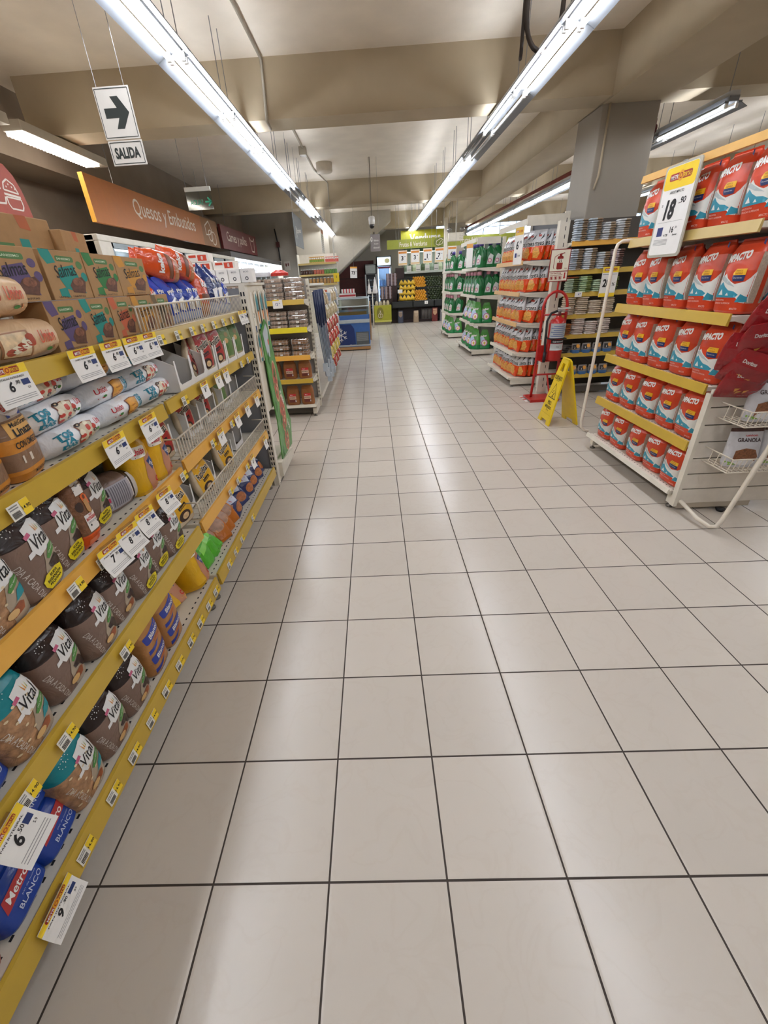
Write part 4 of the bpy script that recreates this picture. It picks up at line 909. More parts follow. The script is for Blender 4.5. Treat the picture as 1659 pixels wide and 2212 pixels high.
# ------------------------------------------------------------------ rice rack and its neighbours (local x runs along -y, local -y faces the aisle)
RX = 1.95
RZ = -R90
rk_ = shelf_unit('rice_rack', 1.17, .5, [(.135, CREAM, .03, .5), (.475, RAILY, .06, .48), (.832, RAILY, .055, .48), (1.218, RAILY, .06, .48), (1.655, RAILP, .055, .48)], 2.08, 'tall end rack full of red rice bags with long yellow rails', loc=(RX+.02, 3.59, 0), rz=RZ, holes=True)
m = MB(); m.prism([(-.002, .045), (-.014, .043), (-.02, 0), (-.004, -.002)], 0, 1.17, P('#d9ab63', .3), 'x'); m.box(0, 1.17, -.004, .02, .02, .045, CREAM)
m.obj('top_rail', rk_, (0, 0, 2.0))
RB = film('#cb4325', .25, .3, 12)
def rice_bag():
    root = empty('rice_bag')
    lf = Loft([(0, .09, .05, 4), (.012, .104, .064, 3.6), (.08, .11, .074, 3.2), (.18, .11, .073, 3), (.25, .107, .062, 2.9), (.285, .1, .036, 2.7), (.30, .096, .008, 2.4)])
    gr = P('#b5a692', .3, bump=.4, bs=60, noise=.18, ns=160)
    def mf(z, t):
        return gr if (.06 < z < .25 and (t < .55 or t > 5.9) and not (t > 6.2 or t < .12)) else RB
    m = MB(); lf.build(m, mf, n=30, sub=2); m.obj('wrapper', root)
    m = MB(); S = lf.front
    D = lambda pl, mt, o=.001: m.decal(pl, S, mt, o, .014)
    wt = P('#d9d8d2', .35); tl = P('#2f8ea6', .35)
    D([(-.104, .07), (.06, .07), (.08, .05), (.106, .045), (.106, .175), (.095, .15), (.08, .135), (.03, .125), (.0, .135), (-.03, .15), (-.05, .17), (-.066, .158), (-.078, .185), (-.09, .17), (-.104, .185)], wt)
    D([(-.104, .068), (.055, .07), (.07, .082), (.04, .095), (.0, .1), (-.03, .115), (-.055, .135), (-.07, .12), (-.085, .14), (-.104, .125)], tl, .0016)
    D([(-.09, .15), (-.06, .14), (-.02, .125), (.04, .112), (-.02, .14), (-.06, .16)], P('#a9b3b4', .4), .0016)
    D([(-.06, .08), (-.045, .105), (-.028, .08)], wt, .0022); D([(-.01, .078), (.0, .09), (.012, .078)], wt, .0022); D([(.06, .05), (.104, .052), (.104, .072), (.08, .085)], tl, .0018)
    D([(-.1, .145), (-.085, .165), (-.098, .175)], tl, .0024)
    D([(.0, .17), (.0, .15), (.01, .137), (.072, .137), (.072, .17)], P('#1f2d5f', .35), .0026); D([(.0, .15), (.0, .172), (.012, .187), (.072, .187), (.072, .162), (.0, .162)], P('#e8b01f', .35), .003)
    m.text('Sabor y', S, P('#a8621f', .4), .034, .18, .008, .04, off=.0034); m.text('calidad', S, P('#a8621f', .4), .034, .169, .008, .042, off=.0034); m.text('El preferido', S, WHITE, .036, .15, .006, .05, off=.0034, bold=0)
    m.text('IMPACTO', S, WHITE, -.015, .236, .034, .15, rot=.12, off=.0018, bold=.06, shear=.12)
    m.text('ARROZ EXTRA', S, P('#e9b6a8', .4), -.045, .058, .007, .07, off=.0015, bold=.01); m.text('GRADO SUPERIOR', S, P('#e9b6a8', .4), -.02, .045, .007, .11, off=.0015, bold=.01); m.text('IMPACTO', S, P('#e9b6a8', .4), .06, .022, .009, .04, off=.0015)
    m.obj('printed_label', root)
    m = MB(); m.prism([(-.098, .292), (.098, .292), (.092, .31), (-.09, .308)], -.004, .004, RB)
    m.decal([(.07, .272), (.085, .27), (.085, .3), (.076, .3)], FRONT(-.03), P('#27306f', .3)); m.obj('sealed_top', root); return root
rr = random.Random(3)
names = ('lowest', 'second', 'middle', 'fourth', 'top')
for s, (z, sc, hz) in enumerate(((.137, .93, 1.0), (.478, .95, 1.06), (.835, .97, 1.14), (1.221, .99, 1.2), (1.658, 1.0, 1.12))):
    for i in range(5):
        y = 2.54+.232*i
        for dpt in range(2):
            if s == 4 and dpt == 1: continue
            put(rice_bag, (RX+.1+.17*dpt+rr.uniform(-.01, .01), y+rr.uniform(-.012, .012), z), (rr.uniform(-.06, .03), rr.uniform(-.03, .03), RZ+rr.uniform(-.1, .06)),
                'red rice bag on the %s rack shelf, %s from the near end%s' % (names[s], nth(i), ', back row' if dpt else ', front row'), 'rice bag', 'red rice bags', (sc, sc, sc*hz))
# hanging price board
def board(m, S, w, h, hd, big, small):
    m.decal(rc(-w/2+.012, w/2-.012, h-hd, h-.012), S, YEL, .0006); metro(m, S, 0, h-hd*.55, w*.72)
    m.text(big, S, BLACK, -w*.1, h*.52, h*.2, off=.001, bold=.03, shear=.1); m.text(small, S, BLACK, w*.25, h*.6, h*.07, off=.001, bold=.02)
r = empty('price_board', (RX-.03, 3.10, 1.53), (0, 0, RZ)); tag(r, 'tall framed price board reading 18.90 hung on the rice rack', 'price board')
m = MB(); S = FRONT(-.004); m.prism(rrc(-.155, .165, 0, .5, .02), -.004, .004, P('#b3b0a2', .4)); m.obj('frame', r)
m = MB(); S = lambda x, z, o: Vector((x, -.005-o, z)); m.decal(rrc(-.14, .15, .015, .487, .02), S, paper('#efeeec'), .0004)
S2 = lambda x, z, o: S(x+.005, z, o)
m.decal(rrc(-.143, .143, .37, .485, .02), S2, YEL, .0007); metro(m, S2, 0, .43, .2)
m.text('ARROZ IMPACTO', S2, BLACK, .0, .352, .014, .13); m.text('18', S2, BLACK, -.03, .262, .11, .1, bold=.05, shear=.12, off=.001); m.text('.90', S2, BLACK, .075, .3, .034, .06, bold=.03, shear=.1, off=.001)
m.text('S/', S2, BLACK, -.11, .29, .014); m.decal(rc(-.12, .12, .195, .196), S2, BLACK, .0008); m.decal(rc(-.105, -.05, .12, .17), S2, P('#23306f', .4), .0008); m.text('16', S2, BLACK, .04, .15, .035, .035, off=.001, bold=.03); m.text('.50', S2, BLACK, .075, .16, .012); m.text('+ 79', S2, BLACK, -.01, .122, .016); m.text('bonus', S2, BLACK, .08, .122, .012)
for k in range(5): m.decal(rc(-.12, .02, .07+.007*k, .073+.007*k), S2, P('#a8a8a8', .6), .0008)
m.obj('printed_sheet', r)
m = MB(); m.tube([(-.02, -.002, .49), (-.02, .005, .505), (.02, .005, .505), (.02, -.002, .49)], .003, GREY); m.obj('hook', r)
# slatwall side with wire baskets, granola and red snack bags, facing the viewer
r = empty('slatwall_panel', (1.975, 2.38, 0)); tag(r, 'cream slatwall end panel on the near side of the rice rack', 'panel')
m = MB(); z = .06
while z < .75:
    m.box(.0, .62, 0, .018, z, z+.102, P('#dcd4c8', .5)); z += .11
m.box(0, .62, .012, .03, .06, .8, P('#3b3029', .7)); m.obj('slat_board', r)
m = MB(); m.box(-.012, .012, -.006, .034, .04, .8, CREAM); m.obj('edge_strip', r)
m = MB(); m.box(.02, .5, .005, .03, .02, .06, P('#b9ad9b', .6)); m.lathe([(.02, .0), (.03, .02)], BLACK, n=10, c=(.3, -.02)); m.obj('plinth', r)
def bent_tube(pts, label, loc=(0, 0, 0)):
    m = MB(); m.tube(pts, .0125, P('#ded5c6', .4), n=12); return tag(m.obj('tube_frame', None, loc), label, 'frame')
bent_tube([(1.99, 2.36, .09), (2.0, 2.2, .05), (2.02, 2.12, .04), (2.045, 2.1, .05), (2.065, 2.1, .1), (2.22, 2.1, .9), (2.36, 2.1, 1.6)], 'cream bent tube frame sloping in front of the granola baskets')
bent_tube([(2.1, 3.64, 1.66), (1.93, 3.64, 1.66), (1.9, 3.64, 1.64), (1.89, 3.64, 1.6), (1.89, 3.64, .24), (1.9, 3.64, .18), (1.93, 3.64, .15), (1.97, 3.64, .14)], 'cream bent tube frame at the far side of the rice rack')
def wire_basket():
    root = empty('wire_basket'); m = MB()
    for z, yy in ((0, 0), (.09, -.015)): m.tube([(0, .2, z), (0, yy, z), (.52, yy, z), (.52, .2, z)], .004, WIRE)
    m.obj('rim', root); m = MB()
    for k in range(20): x = .52*k/19; m.tube([(x, .2, 0), (x, 0, 0), (x, -.015, .09)], .0024, WIRE, n=5, cap=False)
    for k in range(6): m.tube([(0, .2*k/5, 0), (.52, .2*k/5, 0)], .0024, WIRE, n=5, cap=False)
    for k in range(4): m.tube([(0, .05*k, 0), (0, .05*k-.01, .09)], .0024, WIRE, n=5, cap=False)
    m.obj('bars', root); return root
for z, n in ((.38, 'lower'), (.66, 'upper')): put(wire_basket, (2.04, 2.17, z), 0, 'white wire basket on the slatwall holding granola, the %s one' % n, 'wire basket', 'granola baskets')
def granola():
    root = empty('granola_pouch'); lf = Loft([(0, .08, .035, 3), (.02, .088, .04, 2.8), (.12, .086, .03, 2.6), (.19, .085, .012, 2.4), (.22, .085, .003, 2.4)]); lf.cuts = [.2]
    m = MB(); lf.build(m, lambda z, t: film('#c3c2c6', .25, .4) if z < .2 else film('#4a2f28', .3), n=22); m.obj('wrapper', root); m = MB(); S = lf.front
    m.decal([(-.06, .03), (.05, .025), (.07, .06), (.05, .1), (.0, .11), (-.05, .095)], S, P('#7d4f33', .5, noise=.4, ns=110), .001, .014); m.decal(ell(0, .032, .055, .018, 16), S, P('#d8d6d6', .4), .0016, .014)
    m.decal([(-.085, .01), (-.02, .02), (-.085, .035)], S, P('#7aa33a', .4), .001, .014); m.text('GRANOLA', S, P('#3a2420', .5), .01, .155, .022, .12, off=.0016, bold=.02); m.text('union', S, RED, .02, .18, .012, .06, off=.0016)
    m.obj('printed_label', root); return root
for i, (x, z, yy) in enumerate(((2.16, .39, 2.25), (2.36, .39, 2.26), (2.18, .67, 2.25), (2.38, .67, 2.25))):
    put(granola, (x, yy, z), (-.1, 0, -.1+.1*(i % 2)), 'silver granola pouch in the %s wire basket, %s' % (('lower', 'lower', 'upper', 'upper')[i], ('nearer the rice bags', 'farther from the rice bags')[i % 2]), 'granola pouch', 'granola pouches', 1.05)
def red_snack():
    root = empty('red_snack_bag'); c = film('#8f1f24', .14, .8, 14)
    lf = Loft([(0, .09, .003, 2.4), (.012, .095, .008, 2.4), (.06, .1, .035, 2.2), (.12, .1, .035, 2.2), (.17, .095, .01, 2.4), (.185, .09, .002, 2.4)])
    m = MB(); lf.build(m, c, n=22); m.obj('wrapper', root); m = MB(); S = lf.front
    for x, z in ((-.03, .06), (.0, .065), (-.045, .075)): m.decal([(x, z), (x+.024, z+.004), (x+.008, z-.022)], S, P('#d79a45', .4), .0014, .014)
    m.text('Doritos', S, P('#c9b5b0', .4), -.035, .14, .016, .06, off=.0018, bold=.04); m.text('PESO NETO 42 g', S, P('#d9a9a9', .4), .04, .02, .006, .07, off=.0014); m.obj('printed_label', root); return root
for i, (x, z, a) in enumerate(((2.03, .80, .05), (2.0, .88, .1), (1.98, .95, .12), (2.03, 1.03, .05), (2.03, 1.12, .0), (2.07, 1.22, .05), (2.10, 1.33, 0), (2.12, 1.44, .03))):
    put(red_snack, (x-.01, 2.30-.012*i, z), (.4+.15*math.sin(i*2.3), a+.22*math.sin(i*1.7), -.25+.15*math.cos(i*2.1)), 'dark red snack bag on the hanging strip by the rice, %s from the bottom' % nth(i), 'snack bag', 'hanging red snack bags', 1.12)
m = MB(); m.box(2.1, 2.125, 2.32, 2.324, .85, 2.05, P('#d9d4cc', .4)); tag(m.obj('hanging_strip'), 'narrow white hanging strip carrying the red snack bags', 'strip')
# ------------------------------------------------------------------ shelving with stacked packets behind the rack, facing the viewer
PS = [(.28, RAILY, .05, .4), (.545, RAILY, .05, .4), (.765, RAILY, .05, .4), (.995, RAILY, .05, .4), (1.235, RAILY, .05, .4), (1.47, RAILY, .05, .4), (1.755, RAILO, .05, .4)]
shelf_unit('packet_shelving', 2.6, .45, PS, 2.0, 'yellow railed shelving of stacked grain packets between the rice rack and the chips', loc=(2.27, 5.33, 0), rz=0, holes=False, back='#4a443e')
def packet(a, b):
    """packet lying flat: front edge shows two colours"""
    m = MB(); lf = Loft([(-.062, .03, .006, 2.4), (-.05, .055, .013, 2.6), (0, .06, .0145, 2.6), (.05, .055, .013, 2.6), (.062, .03, .006, 2.4)])
    t = MB(); A, B = film(a, .3, .5, 30), film(b, .3, .5, 30)
    lf2 = lf; lf2.build(t, lambda z, q: A if z < -.008 else B, n=14, sub=1)
    t.v = [(z, x+.06, y+.0145) for x, y, z in t.v]
    return t.obj('grain_packet')
cols = [[('#b9c3cd', '#94806a')]*2+[('#d3d6db', '#a08c74')]*2, [('#b9c2cd', '#94806a'), ('#d6dbe2', '#a08c74'), ('#cfd5dc', '#9b866e'), ('#c7b9c0', '#75564f')],
        [('#b5c9b3', '#667045'), ('#b9d0a9', '#7b8a4b'), ('#b9cdb0', '#728050'), ('#b9d0a9', '#7b8a4b')], [('#d9cbb8', '#cdbda6')]*4, [('#8f6b4a', '#a5622f'), ('#ddd3cb', '#cfc0b8'), ('#ddd3cb', '#cfc0b8'), ('#ddd3cb', '#cfc0b8')]]
cw = ('grey and brown', 'grey and tan', 'pale green', 'beige bean', 'white and red')
for lev, (z, n) in enumerate(((1.757, 10), (1.472, 10), (1.237, 8), (.997, 9), (.767, 9))):
    for c in range(4):
        k = n-(c == 2)*2-(lev == 4 and c == 0)*3-(c == 3)
        for i in range(k):
            a, b = cols[lev][c]
            if lev == 2 and c == 0 and i == k-1: a, b = '#9a4a2f', '#8f5a35'
            put(packet, (2.36+.155*c+.006*((i*7) % 3-1), 5.33+.008*((i*5) % 3), z+.0215*i), .03*((i % 3)-1), '%s packet, %s up in the %s stack of the %s packet shelf' % (cw[lev], nth(i), nth(c), ('top', 'second', 'third', 'fourth', 'fifth')[lev]), 'grain packet', 'stacked packets on the %s shelf' % ('top', 'second', 'third', 'fourth', 'fifth')[lev], (1.12, 1, .8), a, b)
def coffee_pouch():
    root = empty('bean_pouch'); lf = Loft([(0, .05, .03, 3), (.015, .056, .035, 2.8), (.07, .055, .03, 2.6), (.115, .052, .006, 2.4)]); lf.cuts = [.04]
    m = MB(); lf.build(m, lambda z, t: film('#3d6aa0', .3) if z < .04 else film('#8b8682', .3), n=18); m.obj('wrapper', root); m = MB(); S = lf.front
    m.decal(ell(.018, .085, .022, .022, 16), S, P('#e9a23a', .4), .001, .012); m.decal(rc(-.045, .0, .05, .1), S, P('#2b2b30', .4), .001, .012); m.text('2', S, WHITE, -.022, .07, .022, off=.002); m.obj('printed_label', root); return root
for lev, z in ((0, .548), (1, .283)):
    for i in range(4): put(coffee_pouch, (2.53+.13*i, 5.37, z), 0, 'grey pouch with orange badge on the %s packet shelf, %s from the chips' % (('second lowest', 'lowest')[lev], nth(i)), 'pouch', 'badge pouches')
for i in range(5): put(packet, (2.36+.012*i, 5.34, .548+.02*i), .05*i, 'dark flat packet, %s from the bottom of the pile beside the badge pouches' % nth(i), 'grain packet', 'dark flat packets', (1.3, 1, .8), '#8b8680' if i % 2 else '#5b5552', '#3f3a39')
r = empty('price_board', (2.74, 5.3, 1.18)); tag(r, 'white price board with yellow edges reading 20 hung on the packet shelving', 'price board')
m = MB(); m.box(-.085, .095, -.003, .003, 0, .31, WHITE); m.obj('sheet', r); m = MB(); S = FRONT(-.003); m.decal(rc(-.085, .095, .25, .31), S, YEL, .0006); m.decal(rc(-.085, .095, 0, .04), S, YEL, .0006); metro(m, S, .005, .28, .14)
m.text('20', S, BLACK, -.02, .145, .085, .085, bold=.04, off=.001); m.text('%', S, BLACK, .06, .13, .035, off=.001); m.decal(rc(-.08, .08, .23, .236), S, P('#9a9aa8', .5), .0006); m.obj('printed_face', r)
m = MB(); m.box(-.04, .04, -.002, .002, 0, .055, WHITE); m.text('4', FRONT(-.002), P('#2a3f86', .5), 0, .03, .022); m.text('.50', FRONT(-.002), P('#2a3f86', .5), .02, .036, .01); tag(m.obj('price_tag', None, (2.42, 5.3, 1.195)), 'small white price card on the packet shelf rail beside the extinguisher', 'price tag')
# ------------------------------------------------------------------ chips end rack
rk_ = shelf_unit('chips_rack', 1.22, .5, [(.125, CREAM, .03, .5), (.47, CREAM, .04, .48), (.862, P('#d9b27a', .4), .05, .48), (1.24, P('#d9b27a', .4), .05, .48), (1.61, P('#d9b27a', .4), .05, .48)], 2.12, 'white end rack full of orange and white corn snack bags', loc=(1.97, 7.24, 0), rz=RZ, holes=False, back='#2b2d3a')
m = MB(); m.box(2.15, 2.262, 5.45, 5.48, .03, 1.98, CREAM)
for k in range(24): m.decal(rc(2.215, 2.223, .12+k*.08, .16+k*.08), FRONT(5.45), BLACK, .0008)
tag(m.obj('rack_post'), 'broad white slotted post between the chips rack and the packet shelving', 'post')
m = MB(); m.box(1.22, 1.24, -.01, .45, 1.99, 2.1, CREAM); m.box(.02, 1.22, -.015, .0, 2.0, 2.07, CREAM); m.obj('header_rail', rk_)
def chip_bag():
    root = empty('corn_snack_bag'); lf = Loft([(0, .07, .003, 2.4), (.015, .078, .012, 2.4), (.07, .085, .036, 2.2), (.16, .085, .038, 2.2), (.23, .08, .02, 2.3), (.265, .074, .004, 2.4), (.285, .072, .002, 2.4)]); lf.cuts = [.13]
    m = MB(); lf.build(m, lambda z, t: film('#dd4512', .2, .5, 14) if z < .13 else film('#c9c9cd', .22, .6, 14), n=22); m.obj('wrapper', root); m = MB(); S = lf.front
    m.decal([(-.06, .02), (.03, .015), (.055, .06), (.03, .11), (-.03, .115), (-.065, .07)], S, P('#dca04a', .4, noise=.3, ns=60), .001, .014)
    for k in range(5): m.decal([(-.04+.018*k, .05+.012*(k % 2)), (-.02+.018*k, .055), (-.03+.018*k, .085)], S, P(['#efc26a', '#c9812f'][k % 2], .4), .0016)
    m.text('Tortees', S, WHITE, 0, .15, .06, .155, rot=.12, off=.0018, bold=.08); m.text('Tortees', S, BLACK, 0, .15, .052, .148, rot=.12, off=.0026, bold=.02)
    m.decal([(-.05, .19), (-.01, .2), (.01, .25), (-.01, .245)], S, P('#2c2c30', .4), .001, .014); m.decal([(.03, .18), (.06, .21), (.055, .25)], S, P('#2c2c30', .4), .001, .014); m.decal(rc(-.02, .03, .215, .235), S, P('#a33a2c', .4), .0012, .014)
    m.obj('printed_label', root); return root
ra = random.Random(9)
lv = ('lowest', 'second', 'middle', 'fourth', 'top')
for s, z in enumerate((.13, .475, .866, 1.245, 1.615)):
    k = 0
    pts = [(2.05, 6.2+.135*i, RZ+.3) for i in range(8)]+[(2.13+.085*i, 6.09+.012*(i % 2), -.95) for i in range(4)]
    for j, (x, y, a) in enumerate(pts):
        w = 'facing the aisle, %s from the near corner' % nth(j) if j < 8 else 'on the near side, %s from the aisle' % nth(j-8)
        put(chip_bag, (x+ra.uniform(-.01, .01), y+ra.uniform(-.01, .01), z+.004), (-.2+ra.uniform(-.06, .06), ra.uniform(-.12, .12), a+ra.uniform(-.2, .2)), 'corn snack bag on the %s chips shelf %s' % (lv[s], w), 'snack bag', 'corn snack bags', (1.22, 1.15, 1.2))
for i in range(4): put(chip_bag, (2.27, 6.13, .16+.05*i), (-1.5, .0, -.2), 'orange corn snack bag lying in the pile beside the red stand, %s from the bottom' % nth(i), 'snack bag', 'corn snack bags', .95)
r = empty('price_board', (1.93, 6.16, 1.58), (0, 0, RZ+.3)); tag(r, 'narrow price board reading 6.90 clipped at the top corner of the chips rack', 'price board')
m = MB(); m.box(-.09, .09, -.003, .003, 0, .42, WHITE); m.obj('sheet', r); m = MB(); S = FRONT(-.003); m.decal(rc(-.085, .085, .33, .415), S, P('#e0b850', .5), .0006); metro(m, S, 0, .37, .13); m.text('6', S, BLACK, -.02, .22, .1, .05, bold=.03, off=.001); m.text('.90', S, BLACK, .045, .25, .03, off=.001); m.decal(rc(-.06, -.02, .08, .13), S, P('#23306f', .4), .0006); m.text('5.90', S, BLACK, .03, .1, .02); m.obj('printed_face', r)
# ------------------------------------------------------------------ extinguisher on its red stand
RS = P('#b3231f', .35, noise=.05)
r = empty('extinguisher_stand', (2.165, 5.285, 0)); tag(r, 'red tubular stand with base plate carrying the fire extinguisher', 'stand')
m = MB(); pts = [(-.15, 0, .04)]+[(-.14, 0, z) for z in (.4, .9, 1.08)]+[(-.14+.0, 0, 1.12)]+[(-.13*math.cos(t*PI/8), 0, 1.14+.13*math.sin(t*PI/8)) for t in range(1, 8)]+[(.14, 0, 1.12), (.14, 0, .9), (.15, 0, .04)]
m.tube(pts, .016, RS, n=12); m.tube([(-.14, 0, .32), (.14, 0, .32)], .011, RS); m.tube([(-.14, 0, 1.02), (.14, 0, 1.02)], .011, RS); m.tube([(.02, .0, .32), (.05, -.12, .04)], .011, RS); m.obj('tube_frame', r)
m = MB(); m.box(-.2, .16, -.14, .14, .015, .035, RS, bev=.005); m.prism([(-.2, .0), (.16, .0), (.16, .018), (-.2, .018)], -.142, -.13, RS); m.obj('base_plate', r)
m = MB(); m.box(-.15, .15, -.03, -.02, .5, .68, RS); m.box(-.13, .13, -.13, -.02, .5, .51, RS); m.text('21', FRONT(-.03), BLACK, .04, .6, .045, bold=.03); m.obj('plate', r)
m = MB(); m.tube([(0, .012, 1.2), (0, .012, 1.45)], .012, RS); m.obj('sign_post', r)
r = empty('fire_extinguisher', (2.185, 5.195, .515)); tag(r, 'red fire extinguisher with grey label and black hose on the red stand', 'fire extinguisher')
m = MB(); m.lathe([(.085, 0), (.092, .01), (.092, .41), (.08, .45), (.05, .475), (.03, .485), (.03, .5)], P('#b5201e', .25), n=28); m.obj('cylinder', r)
m = MB(); S = lambda x, z, o: Vector((.0932*math.sin(x/.093), -.0932*math.cos(x/.093)-o, z)); S.curved = .01
m.decal(rc(-.115, .11, .26, .42), S, P('#a9adb0', .4), 0.0005, .02); m.decal(rc(-.08, .09, .2, .238), S, BLACK, .0005, .02); m.text('Upecurd', S, WHITE, .005, .219, .02, .13, off=.0012, shear=.2); m.decal(rc(-.085, .09, .12, .195), S, P('#b9bcbc', .4), .0005, .02); m.text('6 kg', S, BLACK, 0, .16, .018, off=.0012)
for k in range(6): m.decal(rc(-.1+.03*(k % 2), .1-.02*(k % 3), .275+.022*k, .285+.022*k), S, P('#5f6a8f', .5), .001, .02)
m.obj('paper_label', r)
m = MB(); m.lathe([(.022, .5), (.022, .54), (.03, .545), (.03, .56)], P('#8f8f8f', .3, .8), n=14); m.box(-.02, .12, -.012, .012, .565, .585, P('#c9c4bd', .3)); m.box(-.02, .1, -.012, .012, .54, .55, P('#8f8f8f', .3, .7)); m.lathe([(.02, .52), (.02, .535)], WHITE, n=12, c=(-.03, 0)); m.obj('valve', r)
m = MB(); m.tube([(-.03, -.01, .55), (-.1, -.02, .53), (-.14, -.03, .45), (-.135, -.04, .25), (-.12, -.04, .1), (-.12, -.04, .05)], .013, BLACK, n=10); m.tube([(-.12, -.04, .1), (-.118, -.04, -.02)], .018, BLACK, n=10); m.obj('hose', r)
m = MB(); m.box(-.0955, .0955, -.0955, .0955, .245, .258, BLACK, bev=.004); m.obj('strap', r)
r = empty('extinguisher_sign', (2.135, 5.275, 1.37)); tag(r, 'cream and red extinguisher sign with number 21 above the stand', 'sign')
m = MB(); m.box(-.112, .112, -.003, .003, 0, .325, P('#8e2521', .4)); m.obj('plate', r); m = MB(); S = FRONT(-.003)
CR = P('#e6e0cd', .4); MR = P('#8e2521', .4)
m.decal(rc(-.103, .103, .108, .316), S, CR, .0006); m.decal(rc(-.103, .103, .009, .1), S, CR, .0006)
m.decal(rrc(-.03, .035, .125, .255, .012), S, MR, .001); m.decal(rc(-.012, .018, .25, .275), S, MR, .001); m.decal([(-.02, .275), (.04, .29), (.05, .283), (.0, .27)], S, MR, .001); m.decal(rc(-.034, .04, .19, .228), S, CR, .0013); m.text('21', S, BLACK, .003, .209, .028, bold=.03, off=.002)
for a, b in (((-.02, .272), (-.06, .25)), ((-.06, .25), (-.065, .15)), ((-.065, .15), (-.055, .13))): dx, dz = b[0]-a[0], b[1]-a[1]; l = math.hypot(dx, dz); m.decal([(a[0]-dz/l*.003, a[1]+dx/l*.003), (b[0]-dz/l*.003, b[1]+dx/l*.003), (b[0]+dz/l*.003, b[1]-dx/l*.003), (a[0]+dz/l*.003, a[1]-dx/l*.003)], S, MR, .001)
m.text('PQS', S, MR, .075, .13, .014); m.text('EXTINTOR', S, MR, -.025, .085, .014, .12, bold=.03); m.decal(rc(-.09, .05, .066, .07), S, MR, .001)
m.decal([(.068, .09), (.082, .09), (.082, .045), (.09, .045), (.075, .022), (.06, .045), (.068, .045)], S, P('#b0201c', .4), .001)
for k in range(3): m.decal(rrc(-.09+.048*k, -.05+.048*k, .02, .058, .006), S, P('#c9a79a', .4), .001); m.decal(rot2(rc(-.078+.048*k, -.064+.048*k, .025, .052), .3, (-.07+.048*k, .04)), S, MR, .0015)
m.obj('printed_face', r)
m = MB(); 
for k in range(8): m.box(1.93+.06*k, 1.96+.06*k, 5.21, 5.25, .0005, .0012, P('#c9302a' if k % 2 else '#e8e4de', .4)); 
for k in range(5): m.box(1.93, 1.97, 5.25+.05*k, 5.275+.05*k, .0005, .0012, P('#c9302a' if k % 2 else '#e8e4de', .4))
tag(m.obj('floor_tape'), 'red and white hazard tape on the floor around the extinguisher stand', 'tape')
# ------------------------------------------------------------------ wet floor sign
YS = P('#e3c313', .35, noise=.05)
r = empty('wet_floor_sign', (1.985, 4.36, 0)); tag(r, 'yellow folding wet floor sign standing in the aisle by the rice rack', 'sign')
def leaf(dirn):
    m = MB(); wb, wt_, H = .15, .085, .69
    def pl(s): return s
    out = [(-wb, .0), (-wb+.075, .0), (-wb+.085, .04), (wb-.085, .04), (wb-.075, 0), (wb, 0), (wt_, H-.03), (wt_-.03, H), (-wt_+.03, H), (-wt_, H-.03)]
    hole = [(-.04, H-.13), (.04, H-.13), (.032, H-.05), (-.032, H-.05)]
    # plate with a hand hole: left, right, above and below the hole
    y0, y1 = -.008, .008
    xl = lambda z: wb+(wt_-wb)*z/(H-.03)
    m.prism([(-wb, 0), (-wb+.075, 0), (-wb+.085, .04), (wb-.085, .04), (wb-.075, 0), (wb, 0), (xl(H-.13), H-.13), (-xl(H-.13), H-.13)], y0, y1, YS)
    m.prism([(-xl(H-.13), H-.13), (-.04, H-.13), (-.032, H-.05), (-.085, H-.05)], y0, y1, YS); m.prism([(xl(H-.13), H-.13), (.04, H-.13), (.032, H-.05), (.085, H-.05)], y0, y1, YS)
    m.prism([(-.085, H-.05), (.085, H-.05), (.08, H-.02), (.055, H), (-.055, H), (-.08, H-.02)], y0, y1, YS)
    S = FRONT(-.008); bk = BLACK if dirn > 0 else P('#7a6410', .5)
    m.text('CUIDADO', S, bk, 0, .49, .042, .17, bold=.02); m.text('CAUTION', S, bk, 0, .46, .01, .07)
    tri = lambda k: [(-.09*k, .33-.06*k), (.09*k, .33-.06*k), (0, .33+.105*k)]
    m.decal(tri(1), S, bk, .001); m.decal(tri(.86), S, YS, .0014)
    m.decal([(-.03, .285), (.0, .3), (.02, .335), (.035, .34), (.03, .325), (.012, .3), (.03, .28), (.0, .288)], S, bk, .0018); m.decal(ell(.0, .35, .009, .009, 10), S, bk, .0018); m.decal([(-.012, .34), (-.035, .325), (-.03, .32), (-.006, .33)], S, bk, .0018)
    for k, t in enumerate(('PISO', 'MOJADO')): m.text(t, S, bk, 0, .222-.052*k, .042, (.085, .15)[k], bold=.02)
    m.text('WET FLOOR', S, bk, 0, .14, .01, .06); m.decal(rc(-.115, .115, .1, .103), S, P('#b79b10', .5), .0012)
    return m
a = math.atan2(.145, .67)
leaf(1).obj('front_leaf', r, (-.145, 0, 0), (-a, 0, RZ)); leaf(-1).obj('rear_leaf', r, (.145, 0, 0), (-a, 0, R90+.12))
m = MB(); m.tube([(0, -.075, .672), (0, .075, .672)], .012, YS); m.obj('hinge', r)
